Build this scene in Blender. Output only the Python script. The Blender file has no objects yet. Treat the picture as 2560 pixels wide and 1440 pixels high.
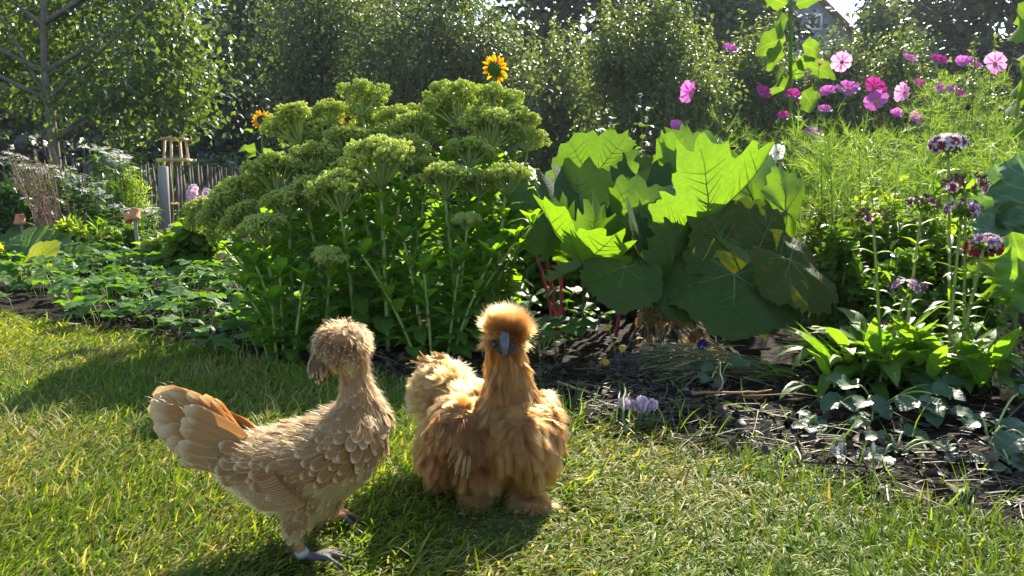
import bpy, math, random
import numpy as np
from mathutils import Vector, Matrix

# ------------------------------------------------------------------ camera, sky, sun, exposure
SC = bpy.context.scene
COL = SC.collection
F_PX, W_PX, H_PX = 1971.0, 2560.0, 1440.0
CAM_H, PITCH = 0.50, math.atan(240.0 / 1971.0)
cam = bpy.data.cameras.new('camera'); cam.sensor_width = 36.0; cam.lens = 36.0 * F_PX / W_PX
cam.clip_start = 0.02; cam.clip_end = 1000
camo = bpy.data.objects.new('camera', cam); COL.objects.link(camo)
camo.location = (0, 0, CAM_H); camo.rotation_euler = (math.pi / 2 - PITCH, 0, 0)
SC.camera = camo

SUN_AZ, SUN_EL = math.radians(20), math.radians(36)
world = bpy.data.worlds.new('World'); SC.world = world; world.use_nodes = True
wn = world.node_tree; bg = wn.nodes['Background']
sky = wn.nodes.new('ShaderNodeTexSky'); sky.sky_type = 'NISHITA'; sky.sun_disc = False
sky.sun_elevation = SUN_EL; sky.sun_rotation = SUN_AZ; sky.air_density = 1.0; sky.dust_density = 0.5; sky.ozone_density = 0.6
wn.links.new(sky.outputs[0], bg.inputs[0]); bg.inputs[1].default_value = 0.09
SUNV = Vector((math.sin(SUN_AZ) * math.cos(SUN_EL), math.cos(SUN_AZ) * math.cos(SUN_EL), math.sin(SUN_EL)))
sl = bpy.data.lights.new('sun', 'SUN'); sl.energy = 5.0; sl.angle = math.radians(0.5); sl.color = (1.0, 0.91, 0.74)
so = bpy.data.objects.new('sun', sl); COL.objects.link(so); so.rotation_euler = SUNV.to_track_quat('Z', 'Y').to_euler()
SC.view_settings.view_transform = 'Standard'; SC.view_settings.look = 'None'
SC.view_settings.gamma = 1.0; SC.view_settings.use_curve_mapping = False
SC.view_settings.exposure = 1.8
cy = SC.cycles
cy.max_bounces = 7; cy.diffuse_bounces = 5; cy.glossy_bounces = 2; cy.transmission_bounces = 5; cy.transparent_max_bounces = 6
cy.caustics_reflective = False; cy.caustics_refractive = False
cy.use_denoising = True; cy.sample_clamp_indirect = 4.0
try: cy.denoiser = 'OPENIMAGEDENOISE'; cy.denoising_prefilter = 'ACCURATE'
except Exception: pass
SC.cycles_curves.shape = 'RIBBONS'
SC.render.film_transparent = False

# ------------------------------------------------------------------ helpers
rng = np.random.default_rng(11)
random.seed(5)
U = lambda a, b, n=None: rng.uniform(a, b, n)
def Pt(px, py, d):
    a = (px - 1280) / F_PX; b = -(py - 720) / F_PX
    v = np.array([a, math.cos(PITCH) + b * math.sin(PITCH), -math.sin(PITCH) + b * math.cos(PITCH)])
    v = v * (d / v[1]); v[2] += CAM_H
    return v
def Gd(px, py, z=0.0):
    a = (px - 1280) / F_PX; b = -(py - 720) / F_PX
    v = np.array([a, math.cos(PITCH) + b * math.sin(PITCH), -math.sin(PITCH) + b * math.cos(PITCH)])
    v = v * ((z - CAM_H) / v[2]); v[2] += CAM_H
    return v
def unit(v):
    v = np.asarray(v, float); return v / (np.linalg.norm(v, axis=-1, keepdims=True) + 1e-9)

def mesh(name, V, F, uv=None, rnd=None, col=None, mats=(), midx=None, smooth=True):
    V = np.ascontiguousarray(V, dtype=np.float32)
    if isinstance(F, np.ndarray): F = [F]
    F = [np.asarray(f, dtype=np.int32) for f in F if len(f)]
    me = bpy.data.meshes.new(name)
    loops = np.concatenate([f.ravel() for f in F]).astype(np.int32)
    tot = np.concatenate([np.full(len(f), f.shape[1]) for f in F]).astype(np.int32)
    st = np.concatenate([[0], np.cumsum(tot)[:-1]]).astype(np.int32)
    me.vertices.add(len(V)); me.vertices.foreach_set('co', V.ravel())
    me.loops.add(len(loops)); me.loops.foreach_set('vertex_index', loops)
    me.polygons.add(len(tot)); me.polygons.foreach_set('loop_start', st)
    if smooth: me.polygons.foreach_set('use_smooth', np.ones(len(tot), dtype=bool))
    if midx is not None: me.polygons.foreach_set('material_index', np.asarray(midx, dtype=np.int32))
    if uv is not None:
        l = me.uv_layers.new(name='UVMap'); l.data.foreach_set('uv', np.asarray(uv, dtype=np.float32)[loops].ravel())
    if rnd is not None:
        a = me.attributes.new('rnd', 'FLOAT', 'POINT'); a.data.foreach_set('value', np.asarray(rnd, dtype=np.float32))
    if col is not None:
        c = np.asarray(col, dtype=np.float32)
        if c.shape[1] == 3: c = np.hstack([c, np.ones((len(c), 1), np.float32)])
        a = me.attributes.new('Col', 'FLOAT_COLOR', 'POINT'); a.data.foreach_set('color', np.ascontiguousarray(c).ravel())
    for m in mats: me.materials.append(m)
    me.update(calc_edges=True)
    return me

def obj(name, me, parent=None, **tags):
    o = bpy.data.objects.new(name, me); COL.objects.link(o)
    if parent is not None: o.parent = parent
    for k, v in tags.items():
        if v is not None: o[k] = v
    return o
def thing(name, label, cat, loc=(0, 0, 0), group=None):
    o = bpy.data.objects.new(name, None); COL.objects.link(o); o.location = Vector([float(x) for x in loc]); o.empty_display_size = 0.05
    o['label'] = label; o['category'] = cat
    if group: o['group'] = group
    return o
class B:                                       # collects pieces into one mesh
    def __init__(s): s.V, s.F, s.uv, s.rnd, s.col, s.mi, s.n = [], [], [], [], [], [], 0
    def add(s, V, F, uv=None, rnd=0.0, col=(1, 1, 1), mi=0):
        V = np.asarray(V, float); n = len(V)
        for f in (F if isinstance(F, list) else [F]):
            f = np.asarray(f)
            if len(f): s.F.append(f + s.n); s.mi.append(np.full(len(f), mi))
        s.V.append(V); s.uv.append(np.zeros((n, 2)) if uv is None else uv)
        s.rnd.append(np.full(n, rnd) if np.isscalar(rnd) else rnd)
        c = np.asarray(col, float); s.col.append(np.tile(c, (n, 1)) if c.ndim == 1 else c)
        s.n += n; return s
    def mesh(s, name, mats, smooth=True, origin=None):
        V = np.concatenate(s.V)
        if origin is not None: V = V - np.asarray(origin)
        # faces grouped by size keep their own material index
        F3 = [(f, m) for f, m in zip(s.F, s.mi) if f.shape[1] == 3]; F4 = [(f, m) for f, m in zip(s.F, s.mi) if f.shape[1] == 4]
        F, M = [], []
        for g in (F3, F4):
            if g: F.append(np.concatenate([a for a, _ in g])); M.append(np.concatenate([m for _, m in g]))
        return mesh(name, V, F, np.concatenate(s.uv), np.concatenate(s.rnd), np.concatenate(s.col), mats, np.concatenate(M), smooth)

def tube(pts, rad, n=6, cap=True, squash=1.0):
    pts = np.asarray(pts, float); k = len(pts); rad = np.broadcast_to(np.asarray(rad, float), (k,))
    tan = unit(np.gradient(pts, axis=0))
    ref = np.array([0, 0, 1.0]) if abs(tan[0][2]) < 0.9 else np.array([1.0, 0, 0])
    V = []; x = unit(np.cross(tan[0], ref))
    for i in range(k):
        x = unit(x - tan[i] * np.dot(x, tan[i])); y = np.cross(tan[i], x)
        a = np.linspace(0, 2 * np.pi, n, endpoint=False)
        V.append(pts[i] + rad[i] * (np.cos(a)[:, None] * x + squash * np.sin(a)[:, None] * y))
    V = np.concatenate(V); F = []
    for i in range(k - 1):
        for j in range(n): F.append((i * n + j, i * n + (j + 1) % n, (i + 1) * n + (j + 1) % n, (i + 1) * n + j))
    F = [np.array(F)]
    if cap:
        V = np.vstack([V, pts[0], pts[-1]]); a, b = len(V) - 2, len(V) - 1
        T = [(a, (j + 1) % n, j) for j in range(n)] + [(b, (k - 1) * n + j, (k - 1) * n + (j + 1) % n) for j in range(n)]
        F.append(np.array(T))
    return V, F
def bez(a, b, c, n=8):
    t = np.linspace(0, 1, n)[:, None]; a, b, c = map(lambda q: np.asarray(q, float), (a, b, c))
    return (1 - t) ** 2 * a + 2 * t * (1 - t) * b + t * t * c
def box(sx, sy, sz, c=(0, 0, 0), taper=1.0):
    V = np.array([[x, y, z] for z in (0, 1) for y in (-.5, .5) for x in (-.5, .5)], float)
    V[4:, :2] *= taper
    V = V * (sx, sy, sz) + np.asarray(c)
    F = np.array([(0, 2, 3, 1), (4, 5, 7, 6), (0, 1, 5, 4), (2, 6, 7, 3), (0, 4, 6, 2), (1, 3, 7, 5)])
    return V, F
def ell(c, r, nu=10, nv=7):
    V = []; 
    for i in range(nv + 1):
        th = np.pi * i / nv
        for j in range(nu):
            ph = 2 * np.pi * j / nu; V.append((math.sin(th) * math.cos(ph), math.sin(th) * math.sin(ph), math.cos(th)))
    F = [(i * nu + j, (i + 1) * nu + j, (i + 1) * nu + (j + 1) % nu, i * nu + (j + 1) % nu) for i in range(nv) for j in range(nu)]
    return np.array(V) * np.asarray(r) + np.asarray(c), np.array(F)

# leaf templates: base at the origin, tip towards +Y, upper face +Z
def leaf_t(prof, nl=6, nw=1, fold=.25, curl=.6, wav=0.0, wn_=3, serr=0.0, back=0.0):
    t = np.linspace(0, 1, nl + 1); v = np.linspace(-1, 1, 2 * nw + 1)
    ang = back + curl * t; ds = 1.0 / nl
    y = np.concatenate([[0], np.cumsum(np.cos((ang[1:] + ang[:-1]) / 2) * ds)]); z = -np.concatenate([[0], np.cumsum(np.sin((ang[1:] + ang[:-1]) / 2) * ds)])
    V, UV = [], []
    for i, ti in enumerate(t):
        w = prof(ti)
        for vj in v:
            ww = w * (1 + (serr * (1 if i % 2 else -1) if abs(vj) > .99 and 0 < i < nl else 0))
            V.append((vj * ww, y[i] + 0.0, z[i] + fold * abs(vj) * w + wav * math.sin(ti * wn_ * 6.28 + (1.3 if vj > 0 else 0)) * vj * vj * max(w, .02) * 1.5))
            UV.append((vj * .5 + .5, ti))
    m = 2 * nw + 1
    F = [(i * m + j, i * m + j + 1, (i + 1) * m + j + 1, (i + 1) * m + j) for i in range(nl) for j in range(m - 1)]
    return np.array(V), np.array(F), np.array(UV)
lanc = lambda w, p=.45: (lambda t: w * (math.sin(math.pi * min(1, max(0, t)) ** (math.log(.5) / math.log(p))) ** .8 if 0 < t < 1 else 0.004))
ovate = lambda w, p=.38: (lambda t: w * (math.sin(math.pi * t ** (math.log(.5) / math.log(p))) ** .62 if 0 < t < 1 else 0.006))
spat = lambda w: (lambda t: w * (max(0.12, min(1, (t / .55) ** 1.1)) if t < .6 else max(0.05, math.sqrt(max(0, 1 - ((t - .6) / .41) ** 2)))))
heart = lambda w: (lambda t: w * (max(.02, (min(1, t / .12)) ** .5 * (1 - t ** 1.7) ** .75)))

def frames(yd, zh):
    yd = unit(yd); zh = np.asarray(zh, float) + 1e-4
    x = unit(np.cross(yd, zh)); z = np.cross(x, yd)
    return np.stack([x, yd, z], axis=-1)                # columns
def scatter(b, T, pos, yd, zh, sc, rnd=None, col=None, mi=0, wsc=1.0):
    V, F, UV = T; N = len(pos); n = len(V)
    M = frames(np.broadcast_to(yd, (N, 3)), np.broadcast_to(zh, (N, 3)))
    sc = np.broadcast_to(np.asarray(sc, float), (N,)); wsc = np.broadcast_to(np.asarray(wsc, float), (N,))
    L = V[None] * sc[:, None, None]; L[:, :, 0] *= wsc[:, None]
    VV = np.einsum('nij,nkj->nki', M, L) + np.asarray(pos)[:, None, :]
    FF = [(f[None] + (np.arange(N) * n)[:, None, None]).reshape(-1, f.shape[1]) for f in (F if isinstance(F, list) else [F])]
    rnd = U(0, 1, N) if rnd is None else rnd
    c = np.ones((N, 3)) if col is None else np.broadcast_to(col, (N, 3))
    b.add(VV.reshape(-1, 3), FF, np.tile(UV, (N, 1)), np.repeat(rnd, n), np.repeat(c, n, axis=0), mi)
def put(name, me, parent, base, pos, yd, zh, sc, wsc=1.0, **tags):
    o = obj(name, me, parent, **tags); M = frames(np.asarray(yd)[None], np.asarray(zh)[None])[0]
    m = Matrix.Identity(4)
    s3 = (sc * wsc, sc, sc)
    for i in range(3):
        for j in range(3): m[i][j] = M[i][j] * s3[j]
        m[i][3] = pos[i] - base[i]
    o.matrix_basis = m; return o
def rdir(n):
    return unit(rng.normal(size=(n, 3)))
def wob(x, y, s=1.0, seed=0):                          # cheap smooth noise, about -1..1
    r = np.random.default_rng(seed + 99); o = 0
    for k in range(5):
        a = r.uniform(0, 6.28); f = s * (1.0 + .7 * k) * r.uniform(.8, 1.2)
        o = o + np.sin(f * (x * math.cos(a) + y * math.sin(a)) + r.uniform(0, 6.28)) / (1 + .35 * k)
    return o / 2.2

# ------------------------------------------------------------------ materials
def _mat(name):
    m = bpy.data.materials.new(name); m.use_nodes = True
    nt = m.node_tree; return m, nt, nt.nodes, nt.links, nt.nodes['Principled BSDF'], nt.nodes['Material Output']
def _mix(nt, fac, a, b, blend='MIX'):
    n = nt.nodes.new('ShaderNodeMix'); n.data_type = 'RGBA'; n.blend_type = blend
    for sock, v in ((n.inputs[0], fac), (n.inputs[6], a), (n.inputs[7], b)):
        if hasattr(v, 'links'): nt.links.new(v, sock)
        else: sock.default_value = v if not isinstance(v, tuple) else (v + (1,) if len(v) == 3 else v)
    return n.outputs[2]
def _math(nt, op, a, b=None, clamp=False):
    n = nt.nodes.new('ShaderNodeMath'); n.operation = op; n.use_clamp = clamp
    for i, v in enumerate((a, b)):
        if v is None: continue
        if hasattr(v, 'links'): nt.links.new(v, n.inputs[i])
        else: n.inputs[i].default_value = v
    return n.outputs[0]
def _ramp(nt, fac, lo, hi):
    n = nt.nodes.new('ShaderNodeMapRange'); n.inputs[1].default_value = lo; n.inputs[2].default_value = hi
    nt.links.new(fac, n.inputs[0]); return n.outputs[0]
def _noise(nt, scale, detail=3, coord='Object', rough=.6):
    tc = nt.nodes.new('ShaderNodeTexCoord'); n = nt.nodes.new('ShaderNodeTexNoise')
    n.inputs['Scale'].default_value = scale; n.inputs['Detail'].default_value = detail; n.inputs['Roughness'].default_value = rough
    nt.links.new(tc.outputs[coord], n.inputs['Vector']); return n.outputs[0]
def _rnd(nt):
    a = nt.nodes.new('ShaderNodeAttribute'); a.attribute_name = 'rnd'; o = nt.nodes.new('ShaderNodeObjectInfo')
    return _math(nt, 'FRACT', _math(nt, 'ADD', a.outputs['Fac'], o.outputs['Random']))
def leafmat(name, c1, c2, tint=(1.7, 1.5, .5), tf=.45, rough=.42, spec=.5, vein=.0, veincol=(.3, .4, .1), nveins=7, usecol=False, spots=None, nscale=25, pucker=0):
    m, nt, N, L, bs, out = _mat(name)
    if usecol:
        a = N.new('ShaderNodeAttribute'); a.attribute_name = 'Col'; c = a.outputs['Color']
    else: c = _mix(nt, _rnd(nt), c1, c2)
    nz = _noise(nt, nscale, 2)
    c = _mix(nt, _ramp(nt, nz, .25, .75), _mix(nt, 1.0, c, (.72, .76, .72), 'MULTIPLY'), c)
    if vein:
        uv = N.new('ShaderNodeTexCoord'); sep = N.new('ShaderNodeSeparateXYZ'); L.new(uv.outputs['UV'], sep.inputs[0])
        au = _math(nt, 'ABSOLUTE', _math(nt, 'SUBTRACT', sep.outputs[0], .5))
        mid = _ramp(nt, au, .045, .012)
        sv = _math(nt, 'FRACT', _math(nt, 'MULTIPLY', _math(nt, 'SUBTRACT', sep.outputs[1], _math(nt, 'MULTIPLY', au, .55)), float(nveins)))
        side = _ramp(nt, _math(nt, 'ABSOLUTE', _math(nt, 'SUBTRACT', sv, .5)), .09, .02)
        v = _math(nt, 'MAXIMUM', mid, _math(nt, 'MULTIPLY', side, .6))
        c = _mix(nt, _math(nt, 'MULTIPLY', v, vein, True), c, veincol)
        bmp = N.new('ShaderNodeBump'); bmp.inputs['Strength'].default_value = .35; bmp.inputs['Distance'].default_value = .004
        L.new(_math(nt, 'SUBTRACT', 1.0, v), bmp.inputs['Height']); L.new(bmp.outputs[0], bs.inputs['Normal'])
    if pucker:
        bmp = N.new('ShaderNodeBump'); bmp.inputs['Strength'].default_value = .6; bmp.inputs['Distance'].default_value = pucker
        L.new(_noise(nt, 45, 3), bmp.inputs['Height']); L.new(bmp.outputs[0], bs.inputs['Normal'])
    if spots:
        n2 = _noise(nt, spots[0], 4); f = _ramp(nt, n2, spots[1], spots[1] + .06)
        c = _mix(nt, f, c, spots[2])
    L.new(c, bs.inputs['Base Color']); bs.inputs['Roughness'].default_value = rough
    bs.inputs['Specular IOR Level'].default_value = spec
    tr = N.new('ShaderNodeBsdfTranslucent'); L.new(_mix(nt, 1.0, c, tint, 'MULTIPLY'), tr.inputs['Color'])
    mx = N.new('ShaderNodeMixShader'); mx.inputs[0].default_value = tf
    L.new(bs.outputs[0], mx.inputs[1]); L.new(tr.outputs[0], mx.inputs[2]); L.new(mx.outputs[0], out.inputs[0])
    return m
def plain(name, c1, c2=None, rough=.7, nscale=12, bump=0.0, spec=.3, usecol=False, stretch=None):
    m, nt, N, L, bs, out = _mat(name)
    tc = N.new('ShaderNodeTexCoord'); mp = N.new('ShaderNodeMapping'); L.new(tc.outputs['Object'], mp.inputs[0])
    if stretch: mp.inputs['Scale'].default_value = stretch
    n = N.new('ShaderNodeTexNoise'); n.inputs['Scale'].default_value = nscale; n.inputs['Detail'].default_value = 5; L.new(mp.outputs[0], n.inputs['Vector'])
    if usecol:
        a = N.new('ShaderNodeAttribute'); a.attribute_name = 'Col'
        c = _mix(nt, _ramp(nt, n.outputs[0], .3, .7), _mix(nt, 1.0, a.outputs['Color'], (.75, .75, .75), 'MULTIPLY'), a.outputs['Color'])
    else: c = _mix(nt, _ramp(nt, n.outputs[0], .3, .7), c1, c2 or c1)
    L.new(c, bs.inputs['Base Color']); bs.inputs['Roughness'].default_value = rough; bs.inputs['Specular IOR Level'].default_value = spec
    if bump:
        b = N.new('ShaderNodeBump'); b.inputs['Strength'].default_value = 1.0; b.inputs['Distance'].default_value = bump
        L.new(n.outputs[0], b.inputs['Height']); L.new(b.outputs[0], bs.inputs['Normal'])
    return m

M = {}
M['grass'] = leafmat('grass_blade', None, None, (1.5, 1.42, .40), .52, .5, .18, usecol=True, nscale=60)
M['soil'] = plain('soil', (.006, .0045, .003), (.020, .014, .009), .95, 30, .012, .1)
M['lawn'] = plain('lawn_thatch', (.045, .055, .015), (.10, .095, .035), .95, 25, .008, .1)
M['ground'] = plain('meadow_ground', (.03, .045, .012), (.06, .08, .02), .95, 2, .03, .1)
M['straw'] = plain('straw', None, None, .6, 40, 0, .4, usecol=True)
M['bark'] = plain('bark', (.10, .085, .07), (.20, .17, .14), .9, 18, .01, .2, stretch=(1, 1, .25))
M['dark_bark'] = plain('dark_bark', (.03, .026, .022), (.06, .05, .04), .9, 8, .02, .2, stretch=(1, 1, .25))
M['stem'] = plain('green_stem', (.20, .30, .08), (.30, .38, .12), .5, 20, 0, .4)
M['paint_stem'] = plain('red_stem', (.32, .02, .05), (.5, .03, .09), .4, 20, 0, .5)
rng = np.random.default_rng(101)
# ------------------------------------------------------------------ ground, lawn, bed
EDGE = np.array([Gd(x, y) for x, y in [(-900, 735), (-300, 765), (0, 792), (200, 828), (330, 850), (520, 885), (700, 925), (1000, 968), (1200, 1020), (1400, 1068), (1600, 1108),
                                       (1800, 1150), (1950, 1195), (2100, 1236), (2300, 1290), (2560, 1345), (2950, 1425)]])
def edge_y(x): return np.interp(x, EDGE[:, 0], EDGE[:, 1])
V = np.array([(-250, -60, -.06), (250, -60, -.06), (250, 400, -.06), (-250, 400, -.06)], float)
o = obj('ground', mesh('ground', V, np.array([(0, 1, 2, 3)]), mats=[M['ground']]), kind='structure')
def sheet(name, xs, ys, zf, mat, keep):
    X, Y = np.meshgrid(xs, ys); Z = zf(X, Y); n = len(xs)
    V = np.stack([X, Y, Z], -1).reshape(-1, 3)
    F = np.array([(j * n + i, j * n + i + 1, (j + 1) * n + i + 1, (j + 1) * n + i) for j in range(len(ys) - 1) for i in range(n - 1)])
    c = V[F].mean(1); F = F[keep(c[:, 0], c[:, 1])]
    return obj(name, mesh(name, V, F, mats=[mat]), kind='structure')
sheet('lawn', np.arange(-5, 4, .08), np.arange(-1.5, 4.4, .06), lambda x, y: .006 * wob(x, y, 6, 1), M['lawn'], lambda x, y: y < edge_y(x) + .10)
soil_z = lambda x, y: .012 + .014 * wob(x, y, 9, 2) + .008 * wob(x, y, 31, 3)
sheet('flower_bed', np.concatenate([np.arange(-12, -2.2, .3), np.arange(-2.2, 2.6, .03), np.arange(2.6, 12, .3)]), np.concatenate([np.arange(.7, 4, .03), np.arange(4, 14, .25)]),
      soil_z, M['soil'], lambda x, y: y > edge_y(x) - .02)

# grass blades: real geometry, thinning with distance and outside the view
def grass():
    b = B(); T = []
    for curl, fold in ((.5, .025), (1.1, .025), (1.7, .02)):
        T.append(leaf_t(lambda t: .5 * (1 - t ** 2.2) + .01, 3, 1, fold, curl, back=-.1))
    def field(n, x0, x1, y0, y1, margin):
        x = U(x0, x1, n); y = y0 + (y1 - y0) * U(0, 1, n) ** 1.45
        keep = (y < edge_y(x) + .035 * wob(x, y, 14, 5) + .01) & (np.abs(x) < y * .70 + margin)
        return x[keep], y[keep]
    x, y = field(330000, -3.0, 2.0, .82, 3.6, .12)
    x2, y2 = field(22000, -4.2, 2.6, .35, 3.7, .9)
    x = np.concatenate([x, x2]); y = np.concatenate([y, y2]); N = len(x)
    flat = np.clip(.55 + .6 * wob(x, y, 3.2, 7) - .35 * (x + .1) + .25 * (1.6 - y), 0, 1)       # trodden, lying grass towards the lower left
    edge = np.exp(-np.clip(edge_y(x) - y, 0, 9) / .12)
    dry = np.clip(.11 + .28 * wob(x, y, 5, 8) + .33 * flat - .2 * edge - .16 * np.clip(x * 1.5, 0, 1), 0.03, .85)
    az = .9 + 1.3 * wob(x, y, 2.4, 9) + rng.normal(0, 1.0, N)
    lean = np.clip(rng.normal(.45, .28, N) + .65 * flat, .05, 1.45)
    yd = np.stack([np.sin(lean) * np.cos(az), np.sin(lean) * np.sin(az), np.cos(lean)], -1)
    zh = np.stack([-np.cos(az) * np.cos(lean), -np.sin(az) * np.cos(lean), np.sin(lean)], -1) + .5 * rdir(N)
    ln = np.clip(rng.normal(.027, .008, N) + .016 * flat + .014 * edge, .012, .075)
    for fx, fy, fr in ((790, 1415, .09), (826, 1316, .06), (1184, 1292, .08), (1308, 1290, .08)):           # trodden short where the hens stand
        q = Gd(fx, fy); s_ = np.exp(-((x - q[0]) ** 2 + (y - q[1] + .045) ** 2) / fr ** 2); ln *= 1 - .72 * s_
    wd = np.clip(rng.normal(.0034, .0009, N), .0016, .0065) * np.clip(.75 + .18 * y, .9, 1.4)
    pos = np.stack([x, y, U(-.004, .014, N) * (1 - .2 * flat)], -1)
    k = U(0, 1, N)
    green = np.array([.095, .20, .012]); yel = np.array([.235, .29, .035]); straw = np.array([.44, .37, .15]); brn = np.array([.20, .13, .05]); grey = np.array([.20, .27, .08])
    m = U(0, 1, N)[:, None]
    col = green * (1 - m) + yel * m
    col = np.where((k < dry)[:, None], straw * (1 - .4 * m) + grey * .4 * m, col)
    col = np.where((k > .985)[:, None], brn, col)
    col *= U(.75, 1.2, N)[:, None]
    # broad clover leaflets in patches among the blades
    nc = 2600; cx = U(-2.4, 1.2, nc); cy_ = U(.85, 3.0, nc); kk = (cy_ < edge_y(cx) - .02) & (wob(cx, cy_, 6, 21) > .25); cx, cy_ = cx[kk], cy_[kk]; nc = len(cx)
    CL = leaf_t(ovate(.42, .6), 2, 1, .25, .4); ch = U(.010, .026, nc)
    for a0 in (0, 2.09, 4.19):
        a = a0 + U(-.3, .3, nc); d_ = np.stack([np.cos(a), np.sin(a), U(-.1, .3, nc)], -1)
        scatter(b, CL, np.stack([cx, cy_, ch], -1), d_, np.tile((0, 0, 1.), (nc, 1)), U(.006, .011, nc), col=np.array([.06, .15, .018]) * U(.7, 1.5, nc)[:, None])
    which = rng.integers(0, 3, N)
    for i in range(3):
        s = which == i
        scatter(b, T[i], pos[s], yd[s], zh[s], ln[s], col=col[s], wsc=wd[s] / ln[s])
    return obj('lawn_grass', b.mesh('lawn_grass', [M['grass']]), kind='stuff', label='short sunlit lawn grass with dry straw-coloured blades', category='grass')
grass()

# straw, dry stalks and leaf bits lying on the bed
def mulch():
    b = B()
    T = leaf_t(lambda t: .5, 2, 1, .012, .35)
    n = 7000
    x = U(-1.9, 1.9, n); y = edge_y(x) + np.abs(rng.normal(0, .42, n)) - .03
    right = x > .05
    keep = right | (U(0, 1, n) < .55)
    x, y = x[keep], y[keep]; n = len(x)
    az = U(0, 6.28, n) ; az = np.where(U(0, 1, n) < .5, rng.normal(0.15, .4, n), az); el = np.clip(rng.normal(.05, .16, n), -.1, .7)
    yd = np.stack([np.cos(az) * np.cos(el), np.sin(az) * np.cos(el), np.sin(el)], -1)
    ln = np.clip(rng.gamma(2.2, .03, n), .015, .11); wd = U(.0012, .0034, n)
    z = soil_z(x, y) + U(0, .022, n)
    base = np.array([[.13, .085, .04], [.22, .155, .075], [.05, .03, .017], [.075, .07, .026]])[rng.integers(0, 4, n)] * U(.35, .85, n)[:, None]
    scatter(b, T, np.stack([x, y, z], -1), yd, rdir(n) + (0, 0, 1.2), ln, col=base, wsc=wd / ln)
    # crumbled dead leaves
    T2 = leaf_t(ovate(.33), 3, 1, .6, 1.6, .3)
    n = 1500; x = U(-1.7, 1.9, n); y = edge_y(x) + np.abs(rng.normal(0, .4, n)) + .02
    scatter(b, T2, np.stack([x, y, soil_z(x, y) + U(.0, .02, n)], -1), rdir(n) * (1, 1, .3), rdir(n) + (0, 0, 1), U(.012, .045, n),
            col=np.array([[.085, .045, .025], [.045, .025, .018], [.14, .10, .065]])[rng.integers(0, 3, n)] * U(.5, 1.1, n)[:, None])
    return obj('straw_mulch', b.mesh('straw_mulch', [M['straw']]), kind='stuff', label='dry straw and dead leaf mulch strewn on the dark bed', category='mulch')
mulch()
rng = np.random.default_rng(102)
# ------------------------------------------------------------------ hens
def loft(secs, n=20):
    """secs: (centre, up half-vector, side half-vector); closed tube"""
    V = []
    a = np.linspace(0, 2 * np.pi, n, endpoint=False)
    for c, u, s in secs: V.append(np.asarray(c) + np.cos(a)[:, None] * np.asarray(u) + np.sin(a)[:, None] * np.asarray(s))
    k = len(V); V = np.concatenate(V)
    F = [(i * n + j, i * n + (j + 1) % n, (i + 1) * n + (j + 1) % n, (i + 1) * n + j) for i in range(k - 1) for j in range(n)]
    V = np.vstack([V, secs[0][0], secs[-1][0]]); A, Z = len(V) - 2, len(V) - 1
    T = [(A, (j + 1) % n, j) for j in range(n)] + [(Z, (k - 1) * n + j, (k - 1) * n + (j + 1) % n) for j in range(n)]
    return V, [np.array(F), np.array(T)]
def fuse(b, voxel, smooth, origin):
    me = b.mesh('raw', [], origin=origin); o = bpy.data.objects.new('raw', me); COL.objects.link(o)
    m = o.modifiers.new('r', 'REMESH'); m.mode = 'VOXEL'; m.voxel_size = voxel
    s = o.modifiers.new('s', 'SMOOTH'); s.factor = .5; s.iterations = smooth
    dg = bpy.context.evaluated_depsgraph_get(); out = bpy.data.meshes.new_from_object(o.evaluated_get(dg))
    bpy.data.objects.remove(o); bpy.data.meshes.remove(me)
    out.polygons.foreach_set('use_smooth', np.ones(len(out.polygons), dtype=bool))
    return out
def surf(me, n):
    """n points spread over a mesh with normals"""
    me.calc_loop_triangles(); nv = len(me.vertices)
    co = np.empty(nv * 3, np.float32); me.vertices.foreach_get('co', co); co = co.reshape(-1, 3)
    no = np.empty(nv * 3, np.float32); me.vertices.foreach_get('normal', no); no = no.reshape(-1, 3)
    t = np.empty(len(me.loop_triangles) * 3, np.int32); me.loop_triangles.foreach_get('vertices', t); t = t.reshape(-1, 3)
    A = np.linalg.norm(np.cross(co[t[:, 1]] - co[t[:, 0]], co[t[:, 2]] - co[t[:, 0]]), axis=1)
    k = rng.choice(len(t), n, p=A / A.sum()); u = np.sqrt(U(0, 1, n)); v = U(0, 1, n)
    w = np.stack([1 - u, u * (1 - v), u * v], -1)[:, :, None]
    return (co[t[k]] * w).sum(1), unit((no[t[k]] * w).sum(1))
def thin(p, d):
    """greedy spacing: indices of points at least d apart (d may vary)"""
    d = np.broadcast_to(d, (len(p),)); cell = d.max(); grid = {}; keep = []
    for i in range(len(p)):
        c = tuple((p[i] // cell).astype(int)); ok = True
        for a in (-1, 0, 1):
            for b_ in (-1, 0, 1):
                for e in (-1, 0, 1):
                    for j in grid.get((c[0] + a, c[1] + b_, c[2] + e), ()):
                        if np.sum((p[i] - p[j]) ** 2) < d[i] ** 2: ok = False; break
                    if not ok: break
                if not ok: break
            if not ok: break
        if ok: grid.setdefault(c, []).append(i); keep.append(i)
    return np.array(keep)
def paint(me, fn):
    nv = len(me.vertices); co = np.empty(nv * 3, np.float32); me.vertices.foreach_get('co', co); co = co.reshape(-1, 3)
    c = np.hstack([fn(co), np.ones((nv, 1))]).astype(np.float32)
    a = me.attributes.new('Col', 'FLOAT_COLOR', 'POINT'); a.data.foreach_set('color', np.ascontiguousarray(c).ravel())
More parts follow.
